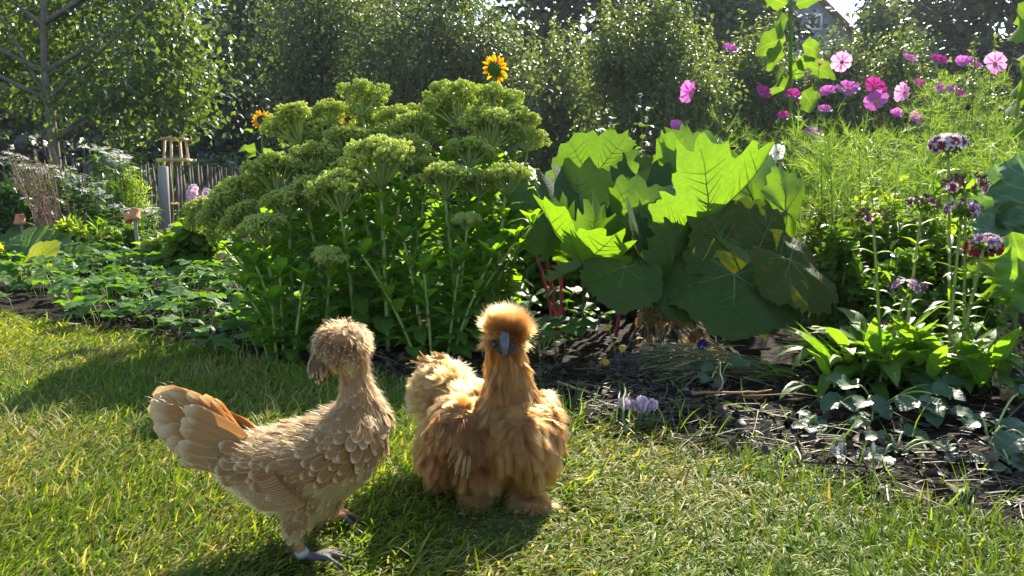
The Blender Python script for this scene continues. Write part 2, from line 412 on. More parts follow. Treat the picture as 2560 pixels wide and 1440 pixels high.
def strands(name, parent, P, mat, col, r0=.0004, **tags):
    """P: (N, k, 3) control points -> one hair curves object"""
    N, k, _ = P.shape
    cu = bpy.data.hair_curves.new(name); cu.add_curves([k] * N)
    cu.attributes['position'].data.foreach_set('vector', np.ascontiguousarray(P, dtype=np.float32).ravel())
    ra = cu.attributes.get('radius') or cu.attributes.new('radius', 'FLOAT', 'POINT')
    ra.data.foreach_set('value', np.tile(np.linspace(1, .15, k) * r0, N).astype(np.float32))
    c = cu.attributes.new('Col', 'FLOAT_COLOR', 'CURVE'); c.data.foreach_set('color', np.hstack([col, np.ones((N, 1))]).astype(np.float32).ravel())
    cu.materials.append(mat)
    return obj(name, cu, parent, **tags)
def hairmat(name, rough=.4):
    m, nt, N, L, bs, out = _mat(name); N.remove(bs)
    a = N.new('ShaderNodeAttribute'); a.attribute_name = 'Col'
    h = N.new('ShaderNodeBsdfHairPrincipled'); h.parametrization = 'COLOR'
    hi = N.new('ShaderNodeHairInfo'); L.new(_mix(nt, _ramp(nt, hi.outputs['Intercept'], .0, .75), _mix(nt, 1.0, a.outputs['Color'], (.45, .38, .32), 'MULTIPLY'), a.outputs['Color']), h.inputs['Color']); h.inputs['Roughness'].default_value = rough; h.inputs['Radial Roughness'].default_value = .5  # strand colour darkened at the roots, imitating shade deep in the down
    h.inputs['Random Roughness'].default_value = .2
    L.new(h.outputs[0], out.inputs[0]); return m
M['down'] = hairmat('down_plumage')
M['skin'] = plain('bird_skin', None, None, .75, 250, .0006, .3, usecol=True)
def feathermat():
    m, nt, N, L, bs, out = _mat('laced_feather')
    uv = N.new('ShaderNodeTexCoord'); sep = N.new('ShaderNodeSeparateXYZ'); L.new(uv.outputs['UV'], sep.inputs[0])
    a = N.new('ShaderNodeAttribute'); a.attribute_name = 'Col'; r = N.new('ShaderNodeAttribute'); r.attribute_name = 'rnd'
    au = _math(nt, 'MULTIPLY', _math(nt, 'ABSOLUTE', _math(nt, 'SUBTRACT', sep.outputs[0], .5)), 2.0)
    tip = _ramp(nt, sep.outputs[1], .45, 1.0)
    e = _math(nt, 'MAXIMUM', _math(nt, 'MULTIPLY', au, .78), tip)
    nz = N.new('ShaderNodeTexNoise'); nz.inputs['Scale'].default_value = 9; mp = N.new('ShaderNodeMapping'); mp.inputs['Scale'].default_value = (1, 6, 1)
    cb = N.new('ShaderNodeCombineXYZ'); L.new(_math(nt, 'ADD', sep.outputs[0], _math(nt, 'MULTIPLY', r.outputs['Fac'], 31.0)), cb.inputs[0])
    L.new(_math(nt, 'SUBTRACT', sep.outputs[1], _math(nt, 'MULTIPLY', au, .35)), cb.inputs[1]); L.new(cb.outputs[0], mp.inputs[0]); L.new(mp.outputs[0], nz.inputs['Vector'])
    e = _math(nt, 'ADD', e, _math(nt, 'MULTIPLY', _math(nt, 'SUBTRACT', nz.outputs[0], .5), .45))
    c = _mix(nt, _ramp(nt, e, .60, .96), a.outputs['Color'], (.68, .54, .34))
    c = _mix(nt, _math(nt, 'MULTIPLY', _ramp(nt, nz.outputs[0], .35, .7), .35), c, _mix(nt, 1.0, c, (.6, .55, .5), 'MULTIPLY'))
    c = _mix(nt, _math(nt, 'MULTIPLY', _ramp(nt, au, .06, .02), .10), c, (.75, .62, .42))
    L.new(c, bs.inputs['Base Color']); bs.inputs['Roughness'].default_value = .55; bs.inputs['Specular IOR Level'].default_value = .35
    tr = N.new('ShaderNodeBsdfTranslucent'); L.new(_mix(nt, 1.0, c, (1.1, .9, .6), 'MULTIPLY'), tr.inputs['Color'])
    mx = N.new('ShaderNodeMixShader'); mx.inputs[0].default_value = .30; L.new(bs.outputs[0], mx.inputs[1]); L.new(tr.outputs[0], mx.inputs[2]); L.new(mx.outputs[0], out.inputs[0])
    b = N.new('ShaderNodeBump'); b.inputs['Strength'].default_value = .5; b.inputs['Distance'].default_value = .0008; L.new(nz.outputs[0], b.inputs['Height']); L.new(b.outputs[0], bs.inputs['Normal'])
    return m
M['feather'] = feathermat()
M['leg_ring'] = plain('grey_ring', (.24, .24, .24), (.34, .34, .33), .5, 60)
M['beak'] = plain('dark_beak', (.045, .05, .065), (.09, .095, .12), .35, 120, .0003, .5)
M['eye'] = plain('eye', (.01, .008, .006), None, .08, 5, 0, .8)
FEA = leaf_t(lambda t: .30 * (min(1, t / .18) ** .6) * (1 if t < .62 else math.sqrt(max(.02, 1 - ((t - .62) / .39) ** 2))), 6, 2, -.07, .22)
NARROW = leaf_t(lambda t: .11 * (min(1, t / .2) ** .6) * (1 if t < .5 else max(.05, 1 - ((t - .5) / .52) ** 2)), 5, 1, -.25, .55, .25, 2)
QUILL = leaf_t(lambda t: .15 * (min(1, .25 + t / .3) ** .6) * (1 if t < .75 else math.sqrt(max(.03, 1 - ((t - .75) / .26) ** 2))), 8, 2, -.15, .18)

# ---- crested hen, seen from the side, mid-stride, crest turned away
D1 = Gd(790, 1420)[1] + .050
def Hq(px, py, dd=0.0): return Pt(px, py, D1 + (px - 720) * .00056 * .22 + dd)
def crested_hen():
    base = np.array([*Hq(770, 1400)[:2], 0.0]); base[1] = D1
    root = thing('crested_hen', 'buff laced crested hen walking on the lawn with its mop of a crest turned away', 'hen', base)
    b = B()
    secs = []
    for (tx, ty, bx, by, w) in [(540, 1062, 500, 1112, .012), (585, 1088, 530, 1150, .030), (640, 1086, 588, 1200, .049), (700, 1074, 652, 1242, .062), (770, 1052, 730, 1262, .070), (835, 1020, 812, 1242, .071),
                                (890, 1000, 880, 1208, .066), (924, 1002, 918, 1176, .052), (944, 1038, 940, 1142, .035), (954, 1070, 953, 1112, .015)]:
        t, bt = Hq(tx, ty), Hq(bx, by); secs.append(((t + bt) / 2, (t - bt) / 2, np.array([-.2, 1, 0]) * w))
    b.add(*loft(secs, 24))
    nk = [(900, 1050, .042), (900, 1010, .029), (894, 970, .0200), (887, 935, .0165), (880, 900, .021), (868, 872, .026)]
    b.add(*tube([Hq(x, y) for x, y, _ in nk], [r for *_, r in nk], 16))
    b.add(*ell(Hq(860, 868), (.034, .036, .031)))                                      # head
    b.add(*ell(Hq(860, 846), (.036, .038, .021)))                                      # skull knob under the crest
    # thighs, shanks and toes; the near leg carries the weight, the far one is behind
    for k, pts in enumerate([[(790, 1190, -.028, .036), (768, 1245, -.038, .028), (744, 1300, -.046, .019), (733, 1330, -.050, .0105), (739, 1350, -.050, .0072), (757, 1385, -.050, .0064), (780, 1416, -.050, .0068)],
                             [(800, 1210, .030, .040), (800, 1262, .040, .028), (797, 1285, .05, .016), (803, 1296, .058, .0075), (815, 1306, .062, .0065), (826, 1316, .066, .0068)]]):
        P_ = [Hq(x, y, dd) for x, y, dd, _ in pts]
        if k == 0:
            P_[-1][2] = .012
        else: P_[-1] = np.array([P_[-1][0], P_[-1][1], .018])
        b.add(*tube(P_, [r for *_, r in pts], 12))
        foot = P_[-1]
        for ang, ln in ((-.35, .045), (.12, .052), (.55, .042), (3.0, .022)):
            d = np.array([math.cos(ang), math.sin(ang), 0]); q = foot + d * ln
            b.add(*tube([foot, foot + d * ln * .5 + (0, 0, .003), np.array([q[0], q[1], .0055]), np.array([q[0] + d[0] * .009, q[1] + d[1] * .009, .003])], [.0056, .0046, .0038, .0014], 8))
    me = fuse(b, .0026, 4, base)
    hz = lambda q: Hq(0, q)[2]
    zb = Hq(733, 1336)[2]
    def colr(co):
        z = co[:, 2]; leg = (z < zb - .004)
        c = np.where(leg[:, None], (.10, .09, .092), (.30, .16, .06))
        return c
    paint(me, colr); me.materials.clear(); me.materials.append(M['skin'])
    body = obj('body', me, root)
    # plumage over the body
    p, n = surf(me, 26000); wp = p + base
    guides = [((905, 1090), (-1, .45)), ((820, 1150), (-1, .42)), ((720, 1150), (-1, .30)), ((640, 1130), (-1, .05)), ((580, 1110), (-1, -.15)), ((770, 1060), (-1, .18)), ((840, 1020), (-.85, .75)), ((888, 940), (-.05, 1)), ((920, 1000), (-.1, 1)),
              ((965, 1080), (-.25, 1)), ((940, 1170), (-.8, .6)), ((850, 1250), (-.8, .45)), ((760, 1270), (-.35, 1)), ((735, 1320), (0, 1)), ((690, 1260), (-.9, .35)), ((620, 1200), (-1, .2)), ((880, 880), (0, 1))]
    gp = np.array([Hq(*g[0]) for g in guides])[:, [0, 2]]; gv = np.array([unit(np.array([g[1][0], 0, -g[1][1]])) for g in guides])
    w = 1 / (((wp[:, None, [0, 2]] - gp[None]) ** 2).sum(-1) + 2e-5) ** 1.5
    fl = unit((w[:, :, None] * gv[None]).sum(1)); fl[:, 1] += .0
    z_leg = Hq(740, 1296)[2]
    neck_z, head_z = Hq(890, 985)[2], Hq(875, 885)[2]
    isneck = wp[:, 2] > neck_z; ishead = wp[:, 2] > head_z
    belly = (n[:, 2] < -.25) | (wp[:, 2] < Hq(760, 1268)[2])
    ok = (wp[:, 2] > z_leg) & ~ishead
    size = np.where(isneck, .018, .026 + .012 * np.clip((Hq(780, 0)[0] - wp[:, 0]) / .12, 0, 1) * (wp[:, 2] < Hq(0, 1110)[2]))
    size = np.where(belly, .022, size); size = np.where(wp[:, 2] < Hq(0, 1262)[2], .016, size)
    idx = np.where(ok)[0]; idx = idx[thin(p[idx], size[idx] * .30)]
    yd = fl[idx] - n[idx] * (fl[idx] * n[idx]).sum(1, keepdims=True); yd = unit(yd) + n[idx] * .13 + rng.normal(0, .14, (len(idx), 3))
    tan = np.array([.35, .165, .042]); pale = np.array([.42, .28, .135]); grey = np.array([.30, .22, .15]); cream = np.array([.50, .37, .17]); brown = np.array([.20, .095, .03])
    k = U(0, 1, len(idx))[:, None]; W_ = wp[idx]
    col = tan * (1 - k) + brown * k * .6 + tan * k * .4
    top = np.clip((n[idx][:, 2] - .25) / .5, 0, 1)[:, None] * .75  # upward-facing feathers get a paler colour, imitating the sunlit back
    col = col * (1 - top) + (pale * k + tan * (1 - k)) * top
    nk_ = isneck[idx][:, None]; col = np.where(nk_, grey * k + tan * 1.1 * (1 - k), col)
    bl = belly[idx][:, None]; col = np.where(bl, cream, col)
    bb = B(); scatter(bb, FEA, W_ - base + n[idx] * .0012, yd, n[idx] + .12 * rdir(len(idx)), size[idx] * U(.8, 1.15, len(idx)), col=col, wsc=np.where(isneck[idx], .75, 1.0))
    obj('body_feather_coat', bb.mesh('body_feather_coat', [M['feather']]), body, kind='stuff')
    # folded wing: flight feathers lying along the flank
    wing = B()
    for s in (-1, 1):
        for i in range(15):
            u = i / 14
            q = Hq(800 - 70 * u, 1120 + 62 * (1 - u) ** .8 + 14); q[1] = D1 + (q[0] - Hq(720, 0)[0]) * .22 + s * (.079 - .006 * u)
            e = Hq(592 + 62 * (1 - u) - 8 * u, 1165 + 62 * (1 - u)); e[1] = q[1] - s * .016
            d = e - q
            scatter(wing, QUILL, (q - base)[None], d[None], np.array([[.05, s, .25 + .2 * u]]), np.linalg.norm(d) * 1.0, col=(tan * .8 + brown * .2) * U(.8, 1.15), wsc=.85)
    obj('wing_feathers', wing.mesh('wing_feathers', [M['feather']]), root, kind='stuff')
    # tail fan, each feather a part
    tq = mesh('tail_feather', *QUILL[:2], uv=QUILL[2], col=np.tile((.42, .20, .055), (len(QUILL[0]), 1)), mats=[M['feather']])
    tq2 = mesh('tail_feather_pale', *QUILL[:2], uv=QUILL[2], col=np.tile((.40, .21, .07), (len(QUILL[0]), 1)), mats=[M['feather']])
    tips = [(398, 978), (388, 992), (385, 1010), (390, 1030), (400, 1050), (414, 1070), (430, 1092), (448, 1116), (470, 1140), (430, 970), (470, 975), (505, 985), (535, 1000)]
    for s in (-1, 1):
        for i, (tx, ty) in enumerate(tips):
            u = i / 8 if i < 9 else 0
            q = Hq(590 - 6 * u, 1086 + 48 * u) + (0, s * .010 * (1 + u), 0); e = Hq(tx + U(-5, 5), ty + U(-5, 5)) + (0, s * (.012 + .012 * u), 0)
            d = e - q
            put('tail_feather', tq if i < 5 or i > 8 else tq2, root, base, q, d, (.2 * U(-1, 1), s, .35 * (1 - u)), np.linalg.norm(d), 1.15 if i < 9 else .75)
        for i in range(16):                                                       # coverts over the tail base
            u = i / 15
            q = Hq(625 - 30 * u + U(-12, 12), 1085 + 70 * u) + (0, s * (.022 + .012 * u), 0); e = Hq(470 + U(-15, 25), 1015 + 130 * u + U(-10, 10)) + (0, s * .026, 0)
            d = e - q; put('tail_feather', tq2, root, base, q, d, (0, s, .3), np.linalg.norm(d), .9)
    # crest: narrow feathers thrown out from the crown
    cb_ = B(); c0 = Hq(856, 858); rr = np.array([.0375, .039, .031]); n_ = 1000
    d = rdir(n_ * 3); d = d[d[:, 2] > -.62][:n_]; n_ = len(d)
    q = c0 + d * rr * .84; top_ = np.array([.25, -.1, 1.0])
    fl = -(top_ - d * (d @ top_)[:, None]); yd = unit(unit(fl) * .85 + d * .32 + rng.normal(0, .30, (n_, 3)) + (0, 0, -.12))
    k = U(0, 1, n_)[:, None]
    col = np.array([.19, .085, .028]) * (1 - k) + np.array([.30, .175, .075]) * k
    dark = (d[:, 0] < -.45) & (U(0, 1, n_) < .5); col = np.where(dark[:, None], np.array([.12, .065, .035]), col)
    scatter(cb_, NARROW, q - base, yd, d + .4 * rdir(n_), U(.012, .020, n_), col=col, wsc=U(1.2, 2.2, n_))
    q2 = Hq(802, 890); n2 = 90; dd = rdir(n2)                                           # tuft hanging at the cheek
    scatter(cb_, NARROW, q2 + dd * (.010, .014, .018) - base, unit(dd * .5 + (-.15, 0, -1.0)), dd, U(.018, .030, n2), col=np.where(U(0, 1, (n2, 1)) < .55, np.array([.13, .07, .04]), np.array([.5, .33, .17])))
    obj('crest', cb_.mesh('crest', [M['feather']]), root, kind='stuff', label='ragged mop of narrow tan crest feathers')
    # beak and eyes on the far side of the head
    hd = unit([-.55, .8, -.12]); hp = Hq(860, 872)
    obj('beak', B().add(*tube([hp + hd * .028 - base, hp + hd * .040 - base, hp + hd * .052 + (0, 0, -.006) - base], [.008, .006, .0012], 8)).mesh('beak', [M['beak']]), root)
    sd = np.cross(hd, (0, 0, 1))
    for s in (-1, 1): obj('eye', B().add(*ell(hp + hd * .022 + sd * s * .027 - base, (.005, .005, .005))).mesh('eye', [M['eye']]), root)
    # ring on the standing leg
    a, c = Hq(752, 1376, -.050), Hq(759, 1389, -.050)
    obj('leg_ring', B().add(*tube([a - base, c - base], [.0092, .0090], 14)).mesh('leg_ring', [M['leg_ring']]), root)
    # soft under-down on belly and along the tail edge
    p, n = surf(me, 60000); wp = p + base
    s = ((wp[:, 2] > Hq(0, 1312)[2]) & (wp[:, 2] < Hq(0, 1215)[2]) & ((n[:, 2] < .1) | (wp[:, 2] < Hq(0, 1262)[2]))) | ((wp[:, 0] < Hq(585, 0)[0]) & (n[:, 2] < .3))
    p, n = p[s][:16000], n[s][:16000]; N_ = len(p)
    fl = unit(np.stack([-.5 - .3 * U(0, 1, N_), 0 * p[:, 0], -.9 * np.ones(N_)], -1)); dv = unit(fl * .9 + n * .45 + rng.normal(0, .15, (N_, 3)))
    t = np.linspace(0, 1, 4)[None, :, None]; ln = U(.007, .014, N_)[:, None, None]
    PP = p[:, None] + dv[:, None] * t * ln + np.array([-.15, 0, -.35]) * t * t * ln * .5
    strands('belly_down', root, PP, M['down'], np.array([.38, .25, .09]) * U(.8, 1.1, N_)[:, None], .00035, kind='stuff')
    # fine loose barbs that soften the feather edges all over
    p, n = surf(me, 17000); wp = p + base; s = (wp[:, 2] > zb + .01) & (wp[:, 2] < head_z); p, n, wp = p[s], n[s], wp[s]; N_ = len(p)
    w = 1 / (((wp[:, None, [0, 2]] - gp[None]) ** 2).sum(-1) + 2e-5) ** 1.5; fl = unit((w[:, :, None] * gv[None]).sum(1)); fl = unit(fl - n * (fl * n).sum(1, keepdims=True))
    dv = unit(fl + n * .22 + rng.normal(0, .22, (N_, 3))); ln = U(.010, .020, N_)[:, None, None]; PP = p[:, None] + n[:, None] * .003 + dv[:, None] * t * ln
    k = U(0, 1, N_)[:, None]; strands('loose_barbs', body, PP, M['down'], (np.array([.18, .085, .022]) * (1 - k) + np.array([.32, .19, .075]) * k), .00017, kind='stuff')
    d = rdir(5000); d = d[d[:, 2] > -.62]; N_ = len(d); q = c0 + d * rr * .9 - base; fl = -(top_ - d * (d @ top_)[:, None]); dv = unit(unit(fl) * .7 + d * .45 + rng.normal(0, .35, (N_, 3))); ln = U(.008, .016, N_)[:, None, None]
    strands('crest_barbs', root, q[:, None] + dv[:, None] * t * ln + np.array([0, 0, -.4]) * t * t * ln * .6, M['down'], np.array([.15, .06, .017]) * U(.6, 1.4, N_)[:, None], .00024, kind='stuff')
    # loose barbs at the tail tips
    N_ = 800; ti = rng.integers(0, 9, N_); q = np.array([Hq(*tips[i]) for i in range(9)])[ti]; j = U(0, 1, N_)[:, None]
    bs_ = Hq(590, 1100); st = q + (bs_ - q) * (j * .75 + .04) + np.stack([U(-.006, .006, N_), U(-.022, .022, N_), U(-.012, .012, N_)], -1)
    dv = unit(unit(q - bs_) * .9 + np.stack([U(-.3, .1, N_), U(-.5, .5, N_), U(-.5, .6, N_)], -1)); ln = U(.008, .017, N_)[:, None, None]
    PP = (st - base)[:, None] + dv[:, None] * t * ln + np.array([0, 0, -.2]) * t * t * ln
    strands('tail_barbs', root, PP, M['down'], np.array([.42, .21, .07]) * U(.8, 1.1, N_)[:, None], .00016, kind='stuff')
    return root
crested_hen()

# ---- fluffy hen facing the camera
D2 = 1.235
def Sq(px, py, dd=0.0): return Pt(px, py, D2 + dd)
def silkie_hen():
    base = np.array([*Sq(1235, 1290)[:2], 0.0]); u = .00061
    root = thing('silkie_hen', 'fluffy golden buff hen with a round puff crest standing face-on in the grass', 'hen', base)
    b = B()
    E = lambda x, y, dd, rx, ry, rz: b.add(*ell(Sq(x, y, dd), (rx * u, ry, rz * u), 20, 14))
    E(1218, 1092, .045, 150, .100, 110); E(1296, 1085, -.010, 84, .075, 96); E(1205, 1136, .03, 128, .090, 52); E(1108, 972, .13, 68, .060, 66); E(1170, 1010, .09, 78, .07, 62)
    E(1122, 1118, .03, 74, .08, 74); E(1140, 1075, -.01, 72, .055, 84); E(1372, 1055, .03, 22, .07, 74); E(1320, 1132, .0, 68, .07, 58); E(1265, 1035, .02, 72, .065, 62)
    b.add(*tube([Sq(1272, 1035), Sq(1274, 985), Sq(1270, 938, -.005), Sq(1266, 900, -.010), Sq(1264, 872, -.012)], [.060, .042, .031, .0255, .025], 16))
    E(1264, 862, -.014, 42, .032, 36); E(1269, 820, -.004, 44, .032, 37)
    for pts, toes in (([(1180, 1235, .0, .022), (1182, 1268, -.012, .017), (1184, 1298, -.02, .016)], ((-1.9, .030), (-1.35, .036), (-.8, .03), (1.5, .02))),
                      ([(1300, 1225, -.015, .024), (1304, 1258, -.03, .021), (1308, 1292, -.035, .020)], ((-1.5, .03), (-.9, .042), (-.35, .046), (1.8, .02)))):
        P_ = [Sq(x, y, dd) for x, y, dd, _ in pts]; P_[-1][2] = .014
        b.add(*tube(P_, [r for *_, r in pts], 12))
        for a, l in toes:
            d = np.array([math.cos(a), math.sin(a), 0]); f = P_[-1]
            b.add(*tube([f, f + d * l * .6, np.array([f[0] + d[0] * l, f[1] + d[1] * l, .006])], [.011, .009, .005], 8))
    me = fuse(b, .0035, 5, base)
    fc = Sq(1262, 868, -.045) - base
    def colr(co):
        c = np.tile(np.array([.22, .10, .03]), (len(co), 1)); f = (np.linalg.norm((co - fc) * (.8, .6, 1.4), axis=1) < .018)
        return np.where(f[:, None], (.05, .045, .05), c)
    paint(me, colr); me.materials.clear(); me.materials.append(M['skin'])
    body = obj('body', me, root)
    # beak, eyes
    bp = Sq(1262, 846, -.046)
    obj('beak', B().add(*tube([bp + (0, .010, .006) - base, bp + (0, -.002, .003) - base, bp + (0, -.010, -.009) - base, bp + (.0005, -.0125, -.020) - base, bp + (.0008, -.010, -.027) - base], [.0072, .0076, .0066, .0044, .0010], 12, squash=.9)).mesh('beak', [M['beak']]), root)
    for s in (-1, 1): obj('eye', B().add(*ell(Sq(1263 + 27 * s, 862, -.040) - base, (.0042, .003, .0036))).mesh('eye', [M['eye']]), root)
    # down
    p, n = surf(me, 190000); wp = p + base
    zc, zn = Sq(0, 850)[2], Sq(0, 990)[2]
    face = np.linalg.norm((p - fc) * (.72, .6, 1.35), axis=1) < .0145
    s = ~face; p, n, wp = p[s], n[s], wp[s]; N_ = len(p)
    px = 1280 + wp[:, 0] / wp[:, 1] * F_PX
    crest = wp[:, 2] > Sq(0, 850)[2]; neck = (wp[:, 2] > zn) & ~crest & (wp[:, 1] < D2 + .06) & (px > 1195); tail = (px < 1165) & (wp[:, 2] > Sq(0, 1050, .1)[2]) & (wp[:, 1] > D2 + .03)
    wing = (~tail) & (((px < 1215) & (wp[:, 2] < Sq(0, 1005)[2]) & (wp[:, 2] > Sq(0, 1150)[2]) & (n[:, 1] < .2)) | ((px > 1352) & (wp[:, 2] > Sq(0, 1120)[2]) & (wp[:, 2] < Sq(0, 990)[2])))
    low = wp[:, 2] < Sq(0, 1165)[2]; foot = wp[:, 2] < Sq(0, 1238)[2]
    cc = Sq(1268, 838, -.004); ct = Sq(1105, 1000, .10)
    fl = np.tile(np.array([0., .25, -1.]), (N_, 1)); a = np.full(N_, .42); ln = rng.normal(.026, .004, N_)
    bside = (px - 1240) / 160
    fl[:, 0] += .35 * np.where(px < 1230, -1, .55) * np.abs(bside)
    fl[wing] = (-.35, .3, -1)
    fl = np.where(crest[:, None], unit(wp - cc) * 1.0 + (0, .05, .30), fl); a[crest] = .8; ln[crest] = rng.normal(.023, .004, crest.sum())
    fl = np.where(tail[:, None], unit(wp - ct) * .6 + (-.45, .3, .10), fl); a[tail] = .8; ln[tail] = rng.normal(.034, .005, tail.sum())
    ln[neck] *= .8; a[neck] = .26; ln[low] *= .95; a[low] = .45; ln[foot] = .012; a[foot] = .6; ln[wing] *= .95; a[wing] = .34
    fl[n[:, 2] > .55] += (-.3, .7, 0)
    tang = fl - n * (fl * n).sum(1, keepdims=True)
    lump = np.stack([wob(p[:, 0] + 3 * p[:, 1], p[:, 2], 120, 1), wob(p[:, 0], p[:, 1] + p[:, 2], 130, 2), wob(p[:, 2], p[:, 0] - p[:, 1], 115, 3)], -1)
    dv = unit(unit(tang) + n * a[:, None] + lump * np.where(crest | foot, .2, .50)[:, None] + rng.normal(0, .13, (N_, 3)))
    # gather strands into wisps
    K = 5200; gi = rng.choice(N_, K, replace=False); cell = {}
    for j in gi: cell.setdefault(tuple((p[j] // .0115).astype(int)), j)
    own = np.array([cell.get(tuple(c), -1) for c in (p // .0115).astype(int)])
    t = np.linspace(0, 1, 6)[None, :, None]; L_ = (ln * (1 + .18 * lump[:, 0]) * U(.7, 1.15, N_))[:, None, None]
    bend = np.array([0, .05, -.55])[None, None] * np.where(crest, .25, 1.0)[:, None, None]
    PP = p[:, None] + dv[:, None] * t * L_ + bend * t * t * L_ * .6
    has = own >= 0; tgt = PP[np.where(has, own, 0)]
    PP = np.where((has & ~crest)[:, None, None], PP + (tgt - PP) * (t ** 1.3) * .60, PP)
    tan = np.array([.36, .165, .045]); c = np.tile(tan, (N_, 1))
    c[wing] = (.29, .115, .028); c[crest] = (.40, .18, .07); c[neck] = (.35, .145, .035); c[tail] = (.52, .30, .12); c[low] = (.42, .24, .085); c[foot] = (.46, .28, .14)
    back = (~tail) & (~crest) & (~neck) & (wp[:, 2] > Sq(0, 1020)[2]); c[back] = (.46, .24, .08)
    c *= np.array([.60, .475, .32]); c *= (1 + .18 * lump[:, 1] + rng.normal(0, .10, N_))[:, None].clip(.5, 1.3)
    for nm, s, r in (('body_down', ~(crest | tail | foot), .00036), ('puff_crest', crest, .00034), ('tail_fluff', tail, .00034), ('foot_feathering', foot, .0004)):
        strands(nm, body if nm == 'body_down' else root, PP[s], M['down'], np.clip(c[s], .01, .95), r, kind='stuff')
    # wispy feathers of the wing edge and tail top
    wb = B()
    for (x0, y0, x1, y1, dd, nn, dx, dy, l) in [(1090, 1040, 1180, 1150, -.065, 60, -.3, 1, .035), (1120, 1120, 1215, 1150, -.05, 40, -.35, .9, .03), (1380, 1010, 1398, 1100, .02, 30, .15, 1, .03), (1050, 905, 1110, 898, .13, 26, -.8, -.15, .022)]:
        for _ in range(nn):
            k_ = U(0, 1); q = Sq(x0 + (x1 - x0) * k_ + U(-12, 12), y0 + (y1 - y0) * k_ + U(-10, 10), dd + U(-.006, .006))
            scatter(wb, NARROW, (q - base)[None], np.array([[dx + U(-.3, .3), U(-.35, .05), -dy + U(-.2, .2)]]), rdir(1) + (0, -1, .3), l * U(.7, 1.2), col=np.array([.40, .235, .10]) * U(.8, 1.3), wsc=.7)
    obj('wing_fringe', wb.mesh('wing_fringe', [M['feather']]), root, kind='stuff')
    return root
silkie_hen()
rng = np.random.default_rng(103)
# ------------------------------------------------------------------ tall sedum clumps
M['sedum_leaf'] = leafmat('sedum_leaf', (.085, .20, .024), (.135, .26, .034), (2.4, 2.25, .3), .58, .45, .3, vein=.5, veincol=(.26, .36, .14), nveins=6)
M['sedum_bud'] = leafmat('sedum_bud', (.53, .65, .20), (.72, .77, .32), (1.2, 1.15, .5), .66, .6, .3)
M['sedum_stem'] = leafmat('sedum_stem', (.28, .38, .10), (.36, .44, .13), (1.3, 1.2, .6), .35, .5, .4)
BUD = (np.array([(0, 0, 0), (.5, 0, .45), (0, .5, .45), (-.5, 0, .45), (0, -.5, .45), (0, 0, 1.0)]) , np.array([(0, 2, 1), (0, 3, 2), (0, 4, 3), (0, 1, 4), (1, 2, 5), (2, 3, 5), (3, 4, 5), (4, 1, 5)]), np.zeros((6, 2)))
BUD = (BUD[0][:, [0, 2, 1]], BUD[1][:, ::-1], BUD[2])         # bud axis along +Y
def head_mesh(seed):
    """corymb of radius 1: branching stalks, lumpy domes of buds; stem comes in from below (0,-1.0)"""
    r = np.random.default_rng(seed); b = B(); nl = 21
    ang = r.uniform(0, 6.28, nl); rad = np.sqrt(np.linspace(.0, 1, nl)) * r.uniform(.78, .98, nl)
    C = np.stack([rad * np.cos(ang) * .9, rad * np.sin(ang) * .9, .46 * (1 - rad ** 1.8) + r.uniform(-.08, .10, nl)], -1)
    for c in C:
        b.add(*tube(bez((0, 0, -.62), (c[0] * .45, c[1] * .45, -.32), c - (0, 0, .06), 5), [.04, .034, .03, .026, .02], 5), mi=1, rnd=r.uniform())
        nb = 54; d = unit(r.normal(size=(nb, 3)) * (1, 1, .8) + (0, 0, .35)); lr = r.uniform(.25, .36)
        p = c + d * lr * np.array([1, 1, .62]) * (r.uniform(.72, 1.0, nb)[:, None])
        scatter(b, BUD, p - d * .04, d, r.normal(size=(nb, 3)), r.uniform(.085, .13, nb), rnd=np.clip(r.uniform(0, .6, nb) + .35 * d[:, 2], 0, .99))
        for k in range(5):
            q = c + unit(r.normal(size=3) * (1, 1, .4)) * lr * .7
            b.add(*tube([c - (0, 0, .22), q], [.018, .012], 4), mi=1, rnd=.5)
    return b.mesh('flower_head', [M['sedum_bud'], M['sedum_stem']])
HEADS = [head_mesh(s) for s in range(5)]
def _sed_leaf(s, curl, fold, wav):
    T = leaf_t(spat(.24), 8, 1, fold, curl, wav, 2, serr=.07, back=-.25); return mesh('leaf', *T[:2], uv=T[2], mats=[M['sedum_leaf']])
SLEAF = [_sed_leaf(0, .5, .35, .1), _sed_leaf(1, .9, .25, .15), _sed_leaf(2, .2, .4, .1), _sed_leaf(3, 1.2, .2, .2)]

